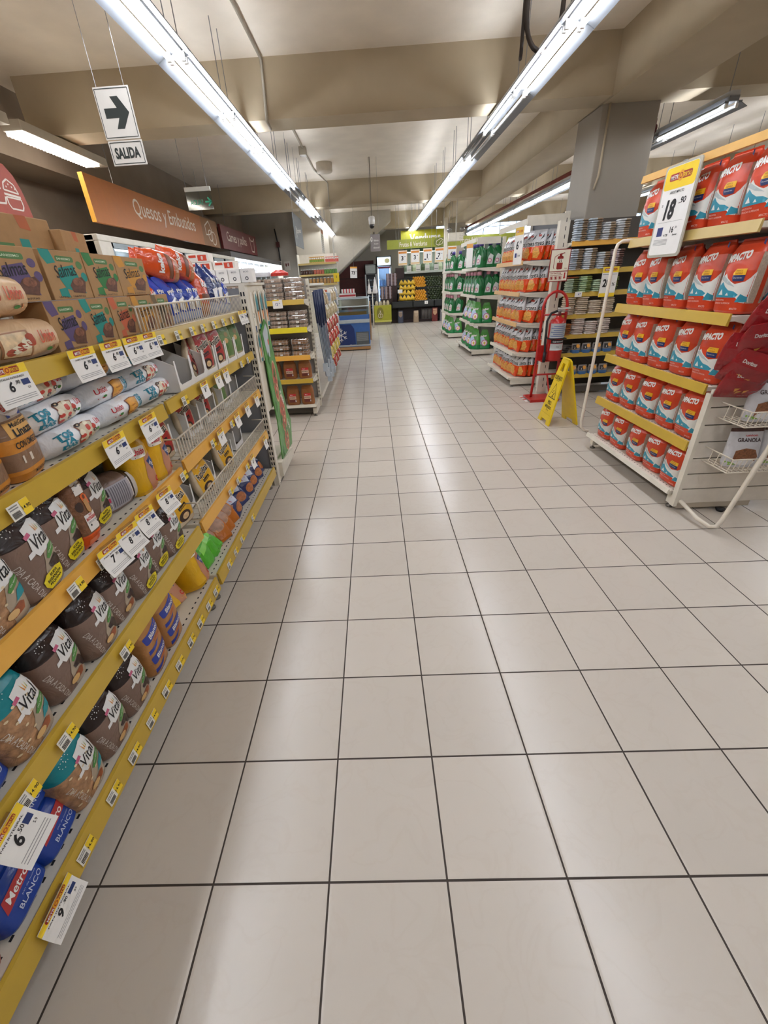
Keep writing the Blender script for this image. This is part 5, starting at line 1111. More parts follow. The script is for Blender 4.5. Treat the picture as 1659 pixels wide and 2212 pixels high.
# ------------------------------------------------------------------ detergent racks farther down the aisle
GB = P('#176a35', .22); GB2 = P('#145c2f', .22)
def detergent_rack(y, label, n):
    return shelf_unit('detergent_rack', 1.45 if n == 0 else 1.3, .5, [(.12, CREAM, .03, .5), (.62, CREAM, .05, .46), (1.12, CREAM, .05, .46), (1.6, CREAM, .05, .46)], 2.08, label, loc=(1.99, y, 0), rz=RZ, holes=False, back='#23382c')
rk_ = detergent_rack(10.2, 'white end rack of green detergent bottles and pouches', 0)
detergent_rack(12.95, 'white end rack of green detergent bottles farther down the aisle', 1)
m = MB(); m.box(0, 1.4, -.03, -.015, 2.02, 2.09, CREAM); m.box(1.45, 1.47, -.02, .41, 1.98, 2.09, CREAM); m.obj('header_rail', rk_)
def det_bottle(cap):
    root = empty('detergent_bottle'); lf = Loft([(0, .085, .05, 3.2), (.015, .095, .058, 3), (.15, .095, .058, 2.8), (.22, .085, .052, 2.6), (.27, .06, .042, 2.4), (.3, .03, .03, 2), (.32, .026, .026, 2)])
    m = MB(); lf.build(m, GB, n=22); m.obj('body', root)
    m = MB(); m.tube([(.06, -.02, .275), (.092, -.02, .24), (.1, -.02, .17), (.085, -.02, .1)], .018, GB2, n=10); m.obj('handle', root)
    m = MB(); m.lathe([(.032, .315), (.034, .36), (.028, .375)], P(cap, .35), n=16); m.obj('cap', root)
    m = MB(); S = lf.front; m.decal([(-.05, .05), (.04, .05), (.05, .17), (.0, .2), (-.03, .15)], S, P('#cdd3cf', .4), .001, .014); m.decal(ell(-.005, .1, .03, .03, 14), S, P('#b8437f', .4), .0016, .014); m.decal(ell(-.005, .1, .02, .02, 12), S, P('#efe7d6', .4), .002, .014); m.obj('printed_label', root); return root
def doypack():
    root = empty('detergent_pouch'); lf = Loft([(0, .1, .05, 3), (.02, .11, .058, 2.8), (.12, .105, .05, 2.5), (.22, .085, .025, 2.3), (.28, .06, .006, 2.3), (.32, .045, .003, 2.3)]); lf.cuts = [.07]
    m = MB(); lf.build(m, lambda z, t: film('#188044', .2, .6) if z < .07 else film('#4a943a', .2, .6), n=22); m.obj('wrapper', root); m = MB(); S = lf.front
    m.decal([(-.1, .08), (.0, .07), (.02, .15), (-.03, .22), (-.075, .2)], S, P('#b9cfe6', .3), .001, .014); m.decal(ell(.01, .1, .052, .052, 20), S, P('#c0508f', .35), .0016, .014); m.decal(ell(.01, .1, .04, .04, 18), S, P('#efece6', .35), .002, .014); m.decal(ell(.014, .095, .018, .026, 12), S, P('#e0b352', .35), .0024)
    m.text('Bolivar', S, WHITE, -.01, .215, .035, .11, rot=.15, off=.002, bold=.05); m.obj('printed_label', root); return root
for rk, (yn, n, nm) in enumerate(((8.85, 9, 'nearer'), (11.75, 7, 'farther'))):
    for s, z in enumerate((.62, 1.12, 1.6)):
        if rk == 0 and s == 0: continue
        for i in range(n):
            put(det_bottle, (2.09+(.02 if i % 2 else 0), yn+.02+.145*i, z), RZ+(.6 if i == 0 else .1), '%s capped detergent bottle on the %s shelf of the %s rack, %s along the aisle' % (('pink', 'pink', 'purple')[s], ('low', 'middle', 'top')[s], nm, nth(i)), 'bottle', 'green detergent bottles', (1.15, 1.1, 1.12), ('#c98a9b', '#c98a9b', '#463a86')[s])
        for i in range(2 if rk == 0 else 1): put(det_bottle, (2.25+.14*i, yn, z), -.1, 'green detergent bottle on the side of the %s rack, %s shelf, %s from the aisle' % (nm, ('low', 'middle', 'top')[s], nth(i)), 'bottle', 'green detergent bottles', 1.15, ('#c98a9b', '#c98a9b', '#463a86')[s])
    for s, z in enumerate((.122, .622)):
        if rk == 1 and s == 1: continue
        for i in range(6): put(doypack, (2.07+.02*(i % 2), yn+.04+.2*i, z), (-.12, 0, RZ+(.75 if i == 0 else .3)), 'green detergent pouch on the %s shelf of the %s rack, %s along the aisle' % (('lowest', 'second')[s], nm, nth(i)), 'pouch', 'green detergent pouches', 1.2)
        put(doypack, (2.26, yn, z), (-.1, 0, -.3), 'green detergent pouch on the near side of the %s rack, %s shelf' % (nm, ('lowest', 'second')[s]), 'pouch', 'green detergent pouches', 1.15)
m = MB(); m.box(-.09, .09, -.003, .003, 0, .4, WHITE); m.decal(rc(-.09, .09, .33, .4), FRONT(-.003), P('#d79a4a', .5), .0006); tag(m.obj('price_board', None, (1.93, 9.15, 1.62), (0, 0, RZ+.5)), 'narrow white and orange price board hung on the detergent rack', 'price board')
# ------------------------------------------------------------------ white goods end rack on the left, facing the viewer
GL = .95
shelf_unit('bakery_rack', GL, .42, [(.15, CREAM, .03, .4), (.47, RAILY, .05, .4), (.745, RAILO, .05, .4), (1.055, P('#dccb23', .35), .055, .4), (1.345, RAILY, .05, .4)], 1.56, 'bakery end rack of trays and loaves facing the viewer beyond the bread shelving', loc=(-.77-GL, 5.02, 0), rz=0, holes=False, back='#9c9894')
def tray(kind):
    root = empty('pastry_tray'); m = MB(); c = {'pastry': '#cdae98', 'cake': '#b98146'}[kind]
    m.box(-.095, .095, 0, .16, .002, .035 if kind == 'pastry' else .05, P(c, .5, noise=.35, ns=45), bev=.008); m.obj('pastries', root)
    m = MB(); h = .045 if kind == 'pastry' else .062
    m.box(-.1, .1, -.003, .165, 0, h, glass('#f6f4f2', .3), bev=.008); m.obj('clear_lid', root)
    m = MB()
    m.decal(rc(-.02, .015, .008, .026), FRONT(-.003), WHITE, .001)
    for k in range(5): m.box(-.1+.045*k, -.098+.045*k, -.004, .165, 0.0, h*.9, P('#d9d2cc', .3))
    m.box(-.102, .102, -.005, .167, h*.52, h*.56, P('#dcd6d2', .25)); m.obj('tray_rim', root); return root
for s, (z, n0, n1) in enumerate(((1.348, 6, 6), (1.058, 5, 5))):
    for c, x in enumerate((-1.55, -1.33, -1.1, -.885)):
        for i in range((5 if c == 2 else 5)-(s)):
            put(tray, (x+.006*(i % 2), 5.06, z+.046*i), .02*(i % 3-1), 'clear pastry tray, %s up in the %s stack of the %s bakery shelf' % (nth(i), ('hidden', 'far', 'middle', 'aisle side')[c], ('top', 'second')[s]), 'pastry tray', 'stacked pastry trays', 1.0, 'pastry')
for c, x in enumerate((-1.33, -1.12, -.89)):
    for i in range(3): put(tray, (x, 5.06+.02*(i % 2), .748+.064*i), .03*(i-1), 'box of brown cake, %s up in the %s stack of the middle bakery shelf' % (nth(i), ('far', 'middle', 'aisle side')[c]), 'cake tray', 'stacked cake boxes', .95, 'cake')
def tan_bread():
    root = empty('tan_bread_bag'); lf = Loft([(0, .075, .045, 3.4), (.015, .082, .05, 3.2), (.13, .081, .05, 3.2), (.175, .074, .042, 3), (.195, .066, .02, 2.6), (.208, .06, .008, 2.4)])
    m = MB(); lf.build(m, film('#8f5b33', .22, .5, 18), n=22); m.obj('wrapper', root); m = MB(); S = lf.front
    m.decal(rc(-.045, .04, .1, .128), S, P('#c0282a', .4), .001, .014); m.decal(rc(-.045, .04, .065, .1), S, P('#d9b49a', .4), .001, .014); m.decal(rc(-.045, .04, .03, .065), S, P('#6d2f27', .4), .001, .014); m.text('PAN DE MOLDE', S, BLACK, -.005, .083, .014, .07, off=.0016); m.text('Metro', S, WHITE, -.015, .114, .01, .03, off=.0016); m.decal(rc(.028, .038, .035, .055), S, WHITE, .0016); m.obj('printed_label', root); return root
for s, z in enumerate((.153, .473)):
    for i, x in enumerate((-1.25, -1.06, -.875)): put(tan_bread, (x, 5.1+(.03 if s else 0), z), .05*(i-1)+(.1 if s and i == 2 else 0), 'tan bread bag with red label on the %s bakery shelf, %s' % (('lowest', 'second lowest')[s], ('behind the poster', 'in the middle', 'at the aisle side')[i]), 'bread bag', 'tan red labelled breads', (1.0, 1, 1.12 if s == 0 else 1.0))
m = MB(); m.box(-.055, .055, -.002, .002, -.09, 0, WHITE); m.decal(rc(-.055, .02, -.012, 0), FRONT(-.002), YEL); m.text('12', FRONT(-.002), P('#2f3f86', .5), -.01, -.045, .026); m.text('.90', FRONT(-.002), P('#2f3f86', .5), .022, -.038, .01); tag(m.obj('price_tag', None, (-1.07, 5.0, 1.365)), 'white price card reading 12 on the top rail of the bakery rack', 'price tag')
m = MB()
Loft([(0, .16, .1, 2.4), (.04, .15, .1, 2.4), (.075, .08, .06, 2.2)]).build(m, film('#d0d2d6', .2, .9, 18), n=20); tag(m.obj('bag_bundle', None, (-1.3, 5.2, 1.6)), 'silvery bag heap on top of the bakery rack', 'bag')
m = MB(); Loft([(0, .1, .08, 2.4), (.03, .1, .08, 2.4), (.06, .04, .04, 2.2)]).build(m, film('#c53a33', .2, .9, 18), n=18); tag(m.obj('bag_bundle', None, (-1.05, 5.25, 1.6)), 'small red bag on top of the bakery rack', 'bag')
# run of shelving behind it with hanging goods towards the aisle
rk_ = shelf_unit('hanging_goods_shelving', 3.3, .5, [(.15, CREAM, .04, .48), (1.5, CREAM, .03, .3)], 1.55, 'shelving run with hanging mops and sweets behind the bakery rack', loc=(-.76, 5.47, 0), rz=R90, holes=False, back='#a7a29b')
m = MB(); m.tube([(0, -.02, 1.42), (3.2, -.02, 1.42)], .008, CREAM)
for q in (.02, 1.1, 2.2, 3.2): m.tube([(q, -.02, 1.42), (q, .3, 1.46)], .006, CREAM)
m.obj('hook_bar', rk_)
def hang_brush():
    m = MB(); b = P('#1c2b52', .4); m.tube([(0, 0, 1.35), (.02, 0, .95), (.06, 0, .5)], .009, P('#8d9bad', .3, .3)); m.tube([(.0, 0, 1.4), (.015, 0, 1.02)], .014, b)
    m.box(.03, .09, -.03, .03, .42, .52, P('#c2ccd6', .5)); return m.obj('hanging_brush')
for i in range(9): put(hang_brush, (-.735+.012*(i % 3), 5.6+.1*i, 1.43-1.4*(1+.09*(i % 3))), (0, .0, .3*(i % 2)), 'blue and silver hanging cleaning stick at the bakery rack side, %s from the near post' % nth(i), 'cleaning stick', 'hanging cleaning sticks', (1, 1, 1+.09*(i % 3)))
def sweet_pack(c):
    root = empty('hanging_sweets'); lf = Loft([(0, .05, .004, 2.4), (.01, .055, .02, 2.3), (.1, .055, .024, 2.3), (.14, .05, .006, 2.4), (.16, .048, .002, 2.4)])
    m = MB(); lf.build(m, film(c, .2, .9, 30), n=16, sub=1); m.obj('wrapper', root); m = MB(); m.decal(rc(-.045, .045, .125, .155), lf.front, P('#e6e0d4', .4), .0012, .014); m.decal(ell(0, .07, .03, .03, 10), lf.front, P('#d8c4a4', .4, noise=.4, ns=80), .0012, .014); m.obj('header_card', root); return root
k = 0
for z, c in ((1.22, '#c9b48f'), (1.02, '#c2b28c'), (.82, '#b8473a'), (.62, '#c4402f'), (.42, '#d9c25a'), (.22, '#b9473a')):
    for i in range(8):
        put(sweet_pack, (-.70+.012*(i % 2), 6.5+.26*i, z), (-.2, 0, R90), 'hanging %s sweet packet, %s along the hook row, %s row from the top' % ({'#c9b48f': 'mixed candy', '#c2b28c': 'pale candy', '#b8473a': 'red', '#c4402f': 'bright red', '#d9c25a': 'yellow', '#b9473a': 'dark red'}[c], nth(i), nth(int(round((1.22-z)/.2)))), 'sweet packet', 'hanging sweet packets', 1.25, c)
for i in range(6): put(sweet_pack, (-.70, 8.6+.07*i, .5+.15*i), (-.2, 0, R90), 'silver hanging packet at the far post of the hanging goods, %s from the bottom' % nth(i), 'sweet packet', 'silver packets', 1.2, '#b9bcc2')
m = MB(); m.box(-.08, .08, -.003, .003, 0, .2, WHITE); m.decal(rc(-.07, .07, .04, .15), FRONT(-.003), P('#9fb0c4', .5, noise=.3)); m.decal([(-.02, .05), (.0, .1), (.04, .06)], FRONT(-.003), P('#2b3b5c', .5), .001); m.decal(rc(-.06, .03, .16, .19), FRONT(-.003), P('#c96a4a', .5)); tag(m.obj('photo_card', None, (-.72, 6.9, 1.22)), 'square photo card clipped on the side of the hanging goods', 'card')
# ------------------------------------------------------------------ chest freezer
r = empty('chest_freezer', (-.1, 10.45, 0)); tag(r, 'blue chest freezer with white snowflake and sloping glass lid', 'freezer')
FB = P('#3f6aac', .35); FN = P('#20366f', .35); FS = P('#b6bfc4', .35, .2); FW = P('#b98d5a', .5)
m = MB(); m.box(-.86, 0, 0, 2.1, .08, .8, FB, bev=.01); S = FRONT(0)
m.decal([(-.855, .12), (-.36, .12), (-.36, .3), (-.38, .5), (-.45, .6), (-.855, .6)], S, FN, .001)
for a in range(6):
    t = a*PI/3+.5236; cx, cz = -.70, .36
    ca, sa = math.cos(t), math.sin(t)
    def bar(x0, z0, x1, z1, w=.014):
        dx, dz = x1-x0, z1-z0; l = math.hypot(dx, dz); nx, nz = -dz/l*w/2, dx/l*w/2
        m.decal([(x0+nx, z0+nz), (x0-nx, z0-nz), (x1-nx, z1-nz), (x1+nx, z1+nz)], S, WHITE, .002)
    L_ = .155 if True else 0
    bar(cx, cz, cx+L_*ca, cz+L_*sa)
    for s in (-.7, .7):
        bar(cx+.08*ca, cz+.08*sa, cx+.08*ca+.055*math.cos(t+s), cz+.08*sa+.055*math.sin(t+s))
m.decal(ell(-.48, .13, .014, .014, 14), S, WHITE, .002); m.obj('cabinet', r)
m = MB(); m.box(-.865, .005, -.02, 2.11, .62, .7, FS, bev=.01); m.box(-.865, .005, -.02, 2.11, .1, .135, FS); m.box(-.862, .0, -.01, 2.1, .02, .085, FW); m.box(-.005, .03, .2, 2.1, .2, 1.0, FW); m.obj('trim', r)
m = MB(); m.box(-.34, -.03, -.02, 0, .13, .42, P('#5c6264', .4)); 
for k in range(9): m.box(-.325, -.045, -.026, -.018, .22+.02*k, .23+.02*k, P('#9a9d9c', .4))
m.obj('grille', r)
m = MB(); m.prism([(0, .8), (2.1, .8), (2.1, 1.04), (1.9, 1.14), (.2, 1.14), (.0, .98)], -.86, -.84, glass('#dfeee8', .15), 'x'); m.prism([(0, .8), (2.1, .8), (2.1, 1.04), (1.9, 1.14), (.2, 1.14), (.0, .98)], -.02, 0, glass('#dfeee8', .15), 'x')
m.prism([(0, .8), (.004, .8), (.004, .98), (0, .98)], -.86, 0, glass('#dfeee8', .2), 'x'); m.prism([(0, .98), (.2, 1.14), (1.9, 1.14), (1.9, 1.135), (.2, 1.135), (.004, .975)], -.86, 0, glass('#dfeee8', .25), 'x'); m.obj('glass_lid', r)
m = MB()
for pts in ([(-.86, 0, .98), (0, 0, .98)], [(-.86, .2, 1.14), (0, .2, 1.14)], [(0, 0, .8), (0, 0, .98), (0, .2, 1.14), (0, 1.9, 1.14)], [(-.86, 0, .8), (-.86, 0, .98), (-.86, .2, 1.14), (-.86, 1.9, 1.14)], [(0, 1.0, 1.14), (-.86, 1.0, 1.14)]): m.tube(pts, .014, FS)
m.box(-.8, -.06, .0, .01, .80, .87, FW); m.obj('lid_frame', r)
m = MB(); m.box(-.2, .2, -.08, .08, 0, .1, P('#e9e2dc', .5)); m.decal(rc(-.2, .2, .03, .07), FRONT(-.08), P('#b8353a', .5), .001); tag(m.obj('carton', None, (-.62, 11.2, 1.15)), 'red and white carton standing on the freezer lid', 'box')
m = MB(); m.box(-.16, .16, -.08, .08, 0, .09, P('#c9363a', .5)); 
for k in range(5): m.decal(rc(-.16+.07*k, -.12+.07*k, 0, .09), FRONT(-.08), WHITE, .001)
tag(m.obj('carton', None, (-.6, 11.2, 1.255)), 'striped red carton on top of the freezer carton', 'box')
# ------------------------------------------------------------------ left wall refrigerators and their signs
r = empty('upright_refrigerator', (-2.72, 4.75, 0)); tag(r, 'long white glass door refrigerator under the orange cheese sign', 'refrigerator')
RWH = P('#cfc8ba', .4)
m = MB(); m.box(-1.0, -.05, 0, .05, 0, 2.05, RWH); m.box(-1.0, -.0, 0, 4.6, 2.0, 2.06, RWH, bev=.01); m.box(-1.0, .0, 0, .22, 0, 2.0, RWH); m.box(-1.0, -.05, 4.55, 4.6, 0, 2.05, RWH); m.box(-1.0, -.9, 0, 4.6, 0, 2.0, P('#cfd6da', .5)); m.box(-1.0, 0, 0, 4.6, 0, .25, RWH); m.obj('cabinet', r)
for z in (.6, 1.0, 1.4, 1.7):
    m = MB(); m.box(-.9, -.15, .06, 4.54, z, z+.02, P('#d6dde0', .4)); m.obj('shelf', r)
for k in range(7):
    m = MB(); y = .22+k*.62; m.box(-.03, -.02, y+.04, y+.58, .28, 1.97, glass('#dfeaf0', .1)); d = m.obj('door', r)
    m = MB(); fr = P('#8d979b', .35, .3)
    for a, b in ((y, y+.045), (y+.575, y+.62)): m.box(-.045, -.008, a, b, .25, 2.0, fr)
    m.box(-.045, -.008, y, y+.62, 1.95, 2.0, fr); m.box(-.045, -.008, y, y+.62, .25, .3, fr); m.obj('door_frame', d)
m = MB(); m.box(-.3, -.2, .25, 4.5, 1.97, 1.985, emit('#f4fbff', 3.0)); m.obj('inner_light', r)
def cheese_pack(c):
    m = MB(); m.box(-.09, .09, 0, .1, 0, .13, P(c, .4, noise=.15), bev=.008); m.decal(rc(-.06, .06, .04, .1), FRONT(0), P('#e6dfcf', .5), .001); return m.obj('chilled_pack')
for lev, z in ((0, 1.42), (1, 1.72)):
    for i in range(14): put(cheese_pack, (-2.95, 5.0+.31*i, z), R90, 'chilled packet behind the refrigerator glass', 'chilled packet', 'chilled packets in the refrigerator', 1.0, ('#d8c27a', '#c9a58c', '#d6d0c0', '#b9524a')[(i*3+lev) % 4])
r = empty('meat_display_case', (-2.9, 9.55, 0)); tag(r, 'brightly lit open meat display case under the dark red sign', 'refrigerator')
m = MB(); m.box(-.9, .05, 5.2, 5.26, 0, 2.2, RWH); m.box(-.9, .1, 0, 5.2, 0, .6, RWH); m.box(-.9, -.8, 0, 5.2, 0, 2.15, P('#dfe3e6', .4)); m.box(-.9, .05, 0, 5.2, 2.08, 2.18, P('#4b4745', .5)); m.obj('cabinet', r)
for z in (.9, 1.25, 1.55, 1.8):
    m = MB(); m.box(-.8, -.1, 0, 5.2, z, z+.02, P('#e3e8ea', .4)); m.obj('shelf', r)
m = MB(); m.box(-.12, -.02, 0, 5.2, 2.055, 2.075, emit('#f0f7ff', 9.0)); m.box(-.78, -.7, 0, 5.2, 2.0, 2.02, emit('#f0f7ff', 6.0)); m.obj('strip_light', r)
m = MB()
for k in range(9): m.box(-.12, -.1, .58*k, .58*k+.025, 1.3, 2.05, P('#aab3ba', .3, .3))
m.obj('divider', r)
def hang_sign(name, y0, y1, z0, z1, col, label, texts, edge=None, x=-3.4):
    r = empty(name, (x, y0, z0)); tag(r, label, 'sign'); L, H = y1-y0, z1-z0
    m = MB(); m.box(-.05, 0, 0, L, 0, H, P(col, .45, noise=.04)); m.box(-.055, .002, -.006, .0, 0, H, P(edge or col, .4)); m.obj('panel', r)
    m = MB(); texts(m, SIDE(0), L, H); m.obj('lettering', r)
    m = MB()
    for q in (.15, .85): m.tube([(-.02, L*q, H), (-.02, L*q, CZ-z0)], .004, GREY, n=5)
    m.obj('hanger', r)
def bars(m, S, pts, w, mt, o=.0015):
    for (x0, z0), (x1, z1) in zip(pts[:-1], pts[1:]):
        dx, dz = x1-x0, z1-z0; l = math.hypot(dx, dz) or 1; nx, nz = -dz/l*w/2, dx/l*w/2
        m.decal([(x0+nx, z0+nz), (x0-nx, z0-nz), (x1-nx, z1-nz), (x1+nx, z1+nz)], S, mt, o)
PW = P('#d9cdbb', .5)
def t1(m, S, L, H):
    m.text('Quesos y Embutidos', S, PW, 2.2, .27, .27, 2.3, bold=.005); m.decal(rc(L-.95, L, 0, H), S, P('#8a5a24', .5), .0008)
    c = L-.5; bars(m, S, [(c-.25, .2), (c-.25, .36), (c, .46), (c+.12, .3), (c-.02, .22), (c-.25, .2)], .025, PW); bars(m, S, ell(c+.0, .2, .12, .1, 16)+[(c+.12, .2)], .022, PW); bars(m, S, ell(c+.18, .16, .13, .12, 16)+[(c+.31, .16)], .022, PW)
hang_sign('section_sign', 6.04, 10.7, 2.33, 2.83, '#a8600c', 'long hanging ochre orange sign lettered Quesos y Embutidos', t1, '#e0a848')
def t2(m, S, L, H):
    m.text('Carnes y pollos', S, PW, 1.25, .25, .26, 1.7, bold=.005); c = L-.45; bars(m, S, [(c-.25, .42), (c-.1, .34), (c+.1, .34), (c+.25, .42), (c+.2, .28), (c+.12, .08), (c-.12, .08), (c-.2, .28), (c-.25, .42)], .03, PW)
hang_sign('section_sign', 10.95, 14.1, 2.34, 2.82, '#6b2a28', 'dark red hanging sign lettered Carnes y pollos beyond the ochre sign', t2)
r = empty('section_sign', (-3.02, 3.2, 2.13)); tag(r, 'red orange bakery sign with curved end and white bread icon', 'sign')
m = MB(); m.prism([(-.2, 0), (1.165, 0), (1.16, .1), (1.14, .22), (1.1, .32), (1.03, .385), (.9, .4), (-.2, .4)], -.02, .0, P('#9c3d27', .5, noise=.1), 'x'); m.obj('panel', r)
m = MB(); S = SIDE(.0); IC = P('#dcd0c4', .5)
bars(m, S, [(.93, .1), (.93, .15), (1.09, .15), (1.09, .1), (1.07, .07), (.95, .07), (.93, .1)], .012, IC); bars(m, S, [(.92, .17), (1.095, .165)], .016, IC); bars(m, S, [(.93, .2), (.95, .25), (1.0, .28), (1.06, .25), (1.085, .19), (.93, .2)], .012, IC); bars(m, S, [(.6, .18), (.75, .28), (.9, .2)], .014, IC); bars(m, S, [(.6, .08), (.9, .1), (.92, .15)], .014, IC)
for q in ((.97, .225), (1.0, .245), (1.03, .23), (1.06, .22)): m.decal(ell(q[0], q[1], .007, .007, 8), S, IC, .002)
m.obj('icon', r)
# exit arrow signs
r = empty('exit_arrow_sign', (-1.62, 3.5, 2.284), (0, 0, 0)); tag(r, 'hanging white sign with black arrow above a SALIDA plate', 'sign')
m = MB(); m.box(-.115, .115, -.003, .003, .138, .4, paper('#d9d6d0')); m.box(-.11, .12, -.003, .003, 0, .132, paper('#d9d6d0')); m.obj('plate', r)
m = MB(); S = FRONT(-.003); DK2 = P('#2b3231', .5)
bars(m, S, [(-.107, .148), (.107, .148), (.107, .39), (-.107, .39), (-.107, .148)], .004, DK2); bars(m, S, [(-.1, .01), (.11, .01), (.11, .122), (-.1, .122), (-.1, .01)], .004, DK2)
m.decal([(-.075, .245), (.01, .245), (-.02, .19), (.03, .19), (.085, .27), (.03, .352), (-.02, .352), (.01, .295), (-.075, .295)], S, DK2, .0008); m.text('SALIDA', S, DK2, .005, .066, .06, .17, bold=.045, off=.0012); m.obj('lettering', r)
m = MB(); m.tube([(-.09, 0, .4), (-.09, 0, CZ-2.284)], .002, GREY, n=4); m.tube([(.09, 0, .4), (.09, 0, CZ-2.284)], .002, GREY, n=4); m.obj('hanger', r)
r = empty('clear_exit_sign', (-2.39, 7.0, 2.52)); tag(r, 'clear hanging plate with green mirrored SALIDA lettering', 'sign')
m = MB(); m.box(-.18, .18, -.003, .003, 0, .23, glass('#c9d0cc', .12)); m.box(-.18, .18, -.02, .02, .215, .265, P('#b9b9b2', .5)); m.obj('plate', r)
m = MB(); SM = lambda x, z, o: Vector((.03-x, -.004-o, z)); GT = P('#2f9a78', .5); m.text('SALIDA', SM, GT, .07, .09, .06, .18, bold=.0); bars(m, FRONT(-.003), [(.08, .09), (.165, .09)], .02, GT); bars(m, FRONT(-.003), [(.12, .14), (.165, .09), (.12, .04)], .02, GT); m.obj('lettering', r)
m = MB()
for x in (-.16, .14): m.tube([(x, 0, .26), (x, 0, 1.1)], .003, GREY, n=5)
m.obj('hanger', r)
# ------------------------------------------------------------------ small hanging signs and devices over the aisle
r = empty('scale_sign', (.11, 10, 2.04)); tag(r, 'small grey hanging sign about the reference scale', 'sign')
m = MB(); m.box(-.1, .1, -.004, .004, 0, .31, P('#8d8686', .5)); m.obj('plate', r); m = MB(); S = FRONT(-.004)
for k, t in enumerate(('Balanza', 'de peso', 'referencial')): m.text(t, S, WHITE, .02, .2-.065*k, .035, (.1, .09, .13)[k])
m.decal(ell(-.075, .22, .022, .045, 16), S, WHITE, .001); m.decal(ell(-.07, .22, .012, .025, 12), S, P('#8d8686', .5), .0015); m.obj('lettering', r)
m = MB()
for x in (-.08, .08): m.tube([(x, 0, .31), (x, 0, CZ-2.04)], .002, GREY, n=4)
m.obj('hanger', r)
r = empty('ceiling_camera', (.055, 10, 2.45)); tag(r, 'white dome camera hanging on a thin pole over the aisle', 'camera')
m = MB(); m.lathe([(.055, .07), (.062, .09), (.062, .2), (.03, .215)], P('#bfbdb8', .35), n=20); m.obj('housing', r); m = MB(); m.lathe([(.012, 0), (.035, .01), (.048, .035), (.05, .07)], P('#1d1c1c', .1), n=20); m.obj('dome', r); m = MB(); m.tube([(0, 0, .21), (0, 0, CZ-2.45)], .009, P('#7d776d', .4)); m.obj('pole', r)
def blade(name, loc, w, h, col, label, fn):
    r = empty(name, loc); tag(r, label, 'sign'); m = MB(); m.box(-.004, .004, 0, w, 0, h, P(col, .5)); m.obj('plate', r); m = MB(); fn(m, SIDE(.004)); m.obj('lettering', r)
    m = MB()
    for y in (.08, w-.08): m.tube([(0, y, h), (0, y, CZ-loc[2])], .002, GREY, n=4)
    m.obj('hanger', r)
def b1(m, S):
    m.text('Limpieza', S, WHITE, .5, .25, .1, .5, rot=.1); bars(m, S, [(.15, .12), (.2, .3), (.28, .12)], .02, WHITE)
blade('section_sign', (-1.28, 8.15, 2.1), .95, .48, '#6d7276', 'grey blade sign hanging across the left light run', b1)
def b2(m, S):
    m.decal(rc(.02, .58, .42, .5), S, P('#b56a4a', .5), .001)
    for k in range(8): m.decal(rc(.06, .52, .06+.042*k, .075+.042*k), S, P('#8d8a86', .5), .001)
blade('list_sign', (-1.22, 11.9, 2.2), .6, .52, '#c9c4ba', 'pale hanging list sheet with orange top behind the blade sign', b2)
blade('list_sign', (-1.05, 13.2, 2.1), .3, .5, '#d6d2ca', 'narrow pale hanging sheet farther behind the list sheet', lambda m, S: m.decal(rc(.03, .27, .1, .14), S, P('#9a9690', .5), .001))
m = MB(); m.box(-.09, .09, -.003, .003, 0, .26, WHITE); S = FRONT(-.003); m.decal(rc(-.09, .09, .22, .26), S, P('#e0a24a', .5), .001); m.text('73', S, BLACK, -.01, .12, .08, .09, bold=.03); m.text('.90', S, BLACK, .06, .15, .02); m.tube([(0, 0, .26), (0, 0, CZ-1.58)], .002, GREY, n=4); tag(m.obj('price_board', None, (-.47, 12.0, 1.58), (0, .05, 0)), 'tilted hanging price sheet reading 73 over the freezer', 'price board')
m = MB(); m.box(-.08, .08, -.003, .003, 0, .22, YEL); m.text('5', FRONT(-.003), BLACK, 0, .13, .06); m.tube([(0, 0, .22), (0, 0, CZ-1.52)], .002, GREY, n=4); tag(m.obj('price_board', None, (-1.0, 13.0, 1.52)), 'bright yellow price sheet by the wall shelf', 'price board')
for i, (x, t, z) in enumerate(((.82, '3', 1.80), (1.14, '3', 1.805), (1.46, '1', 1.815), (1.76, '7', 1.82), (2.08, '6', 1.835))):
    r = empty('price_board', (x, 12.0, z)); tag(r, 'hanging white price board reading %s over the fruit stand, %s of five' % (t, ('leftmost', 'second', 'middle', 'fourth', 'rightmost')[i]), 'price board', 'fruit price boards')
    m = MB(); m.box(-.115, .115, -.004, .004, 0, .33, P('#e6cfae', .5)); m.obj('frame', r); m = MB(); S = FRONT(-.004); m.decal(rc(-.1, .1, .03, .32), S, WHITE, .001); m.decal(rc(-.1, .1, .26, .305), S, P('#d98a3a', .5), .0015); m.decal(rc(-.1, .1, .03, .045), S, P('#e0b04a', .5), .0015); m.text(t, S, BLACK, -.01, .16, .1, bold=.03, off=.0015); m.text('.90', S, BLACK, .055, .195, .022, off=.0015)
    if i in (2, 3): m.decal(rc(-.085, -.035, .075, .105), S, P('#3a4054', .5), .0015); m.text('0.9', S, BLACK, .02, .09, .02)
    m.obj('printed_sheet', r); m = MB()
    for q in (-.09, .09): m.tube([(q, 0, .33), (q, 0, CZ-z)], .0025, GREY, n=4)
    m.obj('hanger', r)
r = empty('fruit_sign', (.55, 15.5, 2.36)); tag(r, 'long olive green hanging sign lettered Frutas y Verduras', 'sign')
OL = P('#8f9433', .5)
